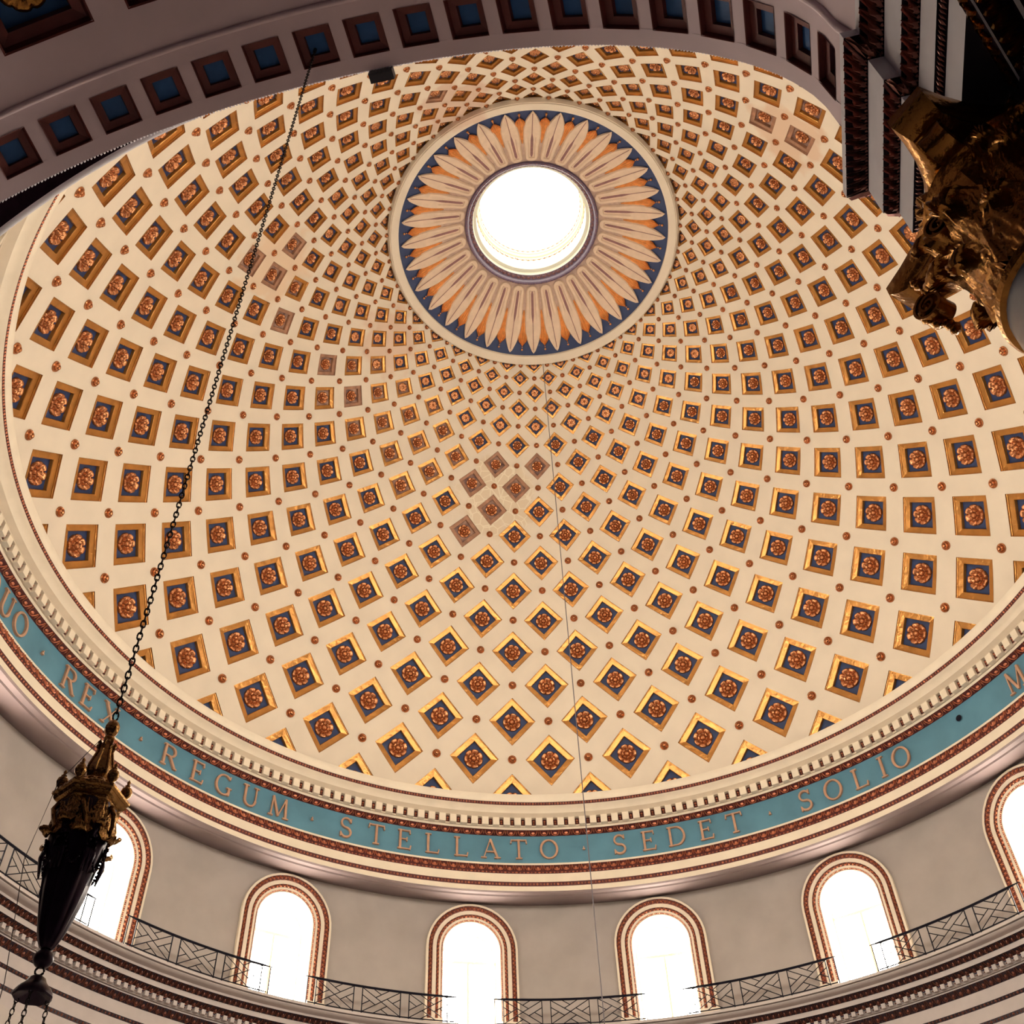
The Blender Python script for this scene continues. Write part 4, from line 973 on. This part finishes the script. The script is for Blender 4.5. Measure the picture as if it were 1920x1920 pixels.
    for k in range(6):
        a = pi / 3 * k + .26
        M = Matrix.Translation((.130 * cos(a), .130 * sin(a), z(2.855))) @ Matrix.Rotation(a - pi / 2, 4, 'Z') @ Matrix.Rotation(pi, 4, 'Y')
        ob('pendant_leaf', lf, root, M=M)
        a += pi / 6
        M = Matrix.Translation((.118 * cos(a), .118 * sin(a), z(2.845))) @ Matrix.Rotation(a - pi / 2, 4, 'Z') @ Matrix.Rotation(pi, 4, 'Y') @ Matrix.Scale(1.3, 4)
        ob('pendant_leaf', lf, root, M=M)
        mb = MB(); mb.tube([(r * cos(a + o_), r * sin(a + o_), z(zz)) for r, zz, o_ in ((.135, 2.84, -.2), (.155, 2.80, -.1), (.150, 2.75, 0), (.140, 2.71, .08), (.146, 2.68, .05), (.158, 2.675, 0))], [.012, .012, .010, .009, .010, .013], 6); build(mb, 'scroll', 'lamp_bronze', root, smooth=True)
    for k in range(6):                                             # bead swags and hanging tufts
        a0 = pi / 3 * k + .26; a1 = a0 + pi / 3; mb = MB()
        for q in range(20):
            t = q / 19; a = a0 + (a1 - a0) * t; zz = 2.70 - .17 * sin(pi * t); r = .139 - .02 * sin(pi * t); mb.ball((r * cos(a), r * sin(a), z(zz)), .0075, 5)
        build(mb, 'bead_swag', 'lamp_dark', root, smooth=True)
        mb = MB()
        for q in range(7):
            a = a0 + .05 * (q - 3); zb_ = 2.50 + .02 * ((q * 7) % 3); mb.tube([(.128 * cos(a), .128 * sin(a), z(2.66)), (.134 * cos(a), .134 * sin(a), z(2.58)), (.122 * cos(a), .122 * sin(a), z(zb_))], [.010, .011, .004], 5)
        build(mb, 'tassel', 'lamp_dark', root, smooth=True)
    mb = MB(); mb.ball((0, 0, z(2.145)), .042, 18, sc=(1, 1, .95)); build(mb, 'drop_ball', 'lamp_dark', root, smooth=True)
    mb = MB(); mb.tube([(0.018 * cos(2 * pi * k / 14), 0, z(2.092) + .018 * sin(2 * pi * k / 14)) for k in range(14)], .005, 6, closed=True); build(mb, 'ring', 'chain_iron', root)
    mb = MB(); mb.lathe([(.0, z(2.076)), (.018, z(2.072)), (.035, z(2.060)), (.042, z(2.045)), (.050, z(2.035)), (.066, z(2.02)), (.078, z(2.0)), (.080, z(1.988)), (.074, z(1.982)), (.05, z(1.995)), (.0, z(2.02))], 36, fl=lambda a, b: 1 + .035 * cos(9 * a) * b); build(mb, 'bell', 'lamp_dark', root, smooth=50)
    mb = MB(); mb.tube([(.008 * cos(2 * pi * k / 10), 0, .015 * sin(2 * pi * k / 10)) for k in range(10)], .0028, 4, closed=True); lk = mb.mesh('chain_link', ['chain_iron'], True)
    for q in range(3):
        c = empty('lower_chain'); c.parent = root; a = q * 2 * pi / 3 + 2.8
        for k in range(20):
            t = k / 19; r = .070 + .04 * t; ob('chain_link', lk, c, loc=(r * cos(a), r * sin(a), z(1.985 - .46 * t)), rot=(0, 0, pi / 2 * (k % 2)))
    mb = MB(); a = 3.6; mb.tube([(.04 * cos(a), .04 * sin(a), z(3.24)), (.165 * cos(a), .165 * sin(a), z(2.96)), (.20 * cos(a), .20 * sin(a), z(2.55)), (.12 * cos(a), .12 * sin(a), z(2.02)), (.11 * cos(a), .11 * sin(a), z(1.55))], .0018, 4); build(mb, 'cord', 'cable_dark', root)
lamp()

# thin cable from the edge of the oculus medallion down in front of the gallery
mb = MB(); mb.tube([(0, 0, 0), (0, 0, -46.2)], 0.016, 6)
hc = build(mb, 'hanging_cable', 'cable_dark', loc=P(9.52, 6.5, 44.72)); tag(hc, 'thin dark cable hanging straight down from the oculus ring', 'cable')

# black floodlight box fixed to the edge of the chancel arch
mb = MB(); q = L(0.84, -19.545, 12.885); mb.cbox((0, 0, 0), (.145, .06, .055), 0, X=(EX[0] * .995, EX[1] * .995, -.10), Y=(EN[0], EN[1], 0), Z=(0.1 * EX[0], 0.1 * EX[1], .995))
mb.cbox((0, 0, .07), (.02, .02, .06), 0, X=(EX[0], EX[1], 0), Y=(EN[0], EN[1], 0))
mb.cbox((0, 0, -.055), (.12, .045, .006), 0, X=(EX[0] * .995, EX[1] * .995, -.10), Y=(EN[0], EN[1], 0))
fb = build(mb, 'floodlight', 'box_black', smooth=False, loc=q); tag(fb, 'small black floodlight box on the edge of the chancel arch', 'lamp')

# lift everything so the floor lies at z = 0
for o in SC.objects:
    if o.parent is None: o.location.z += ZO
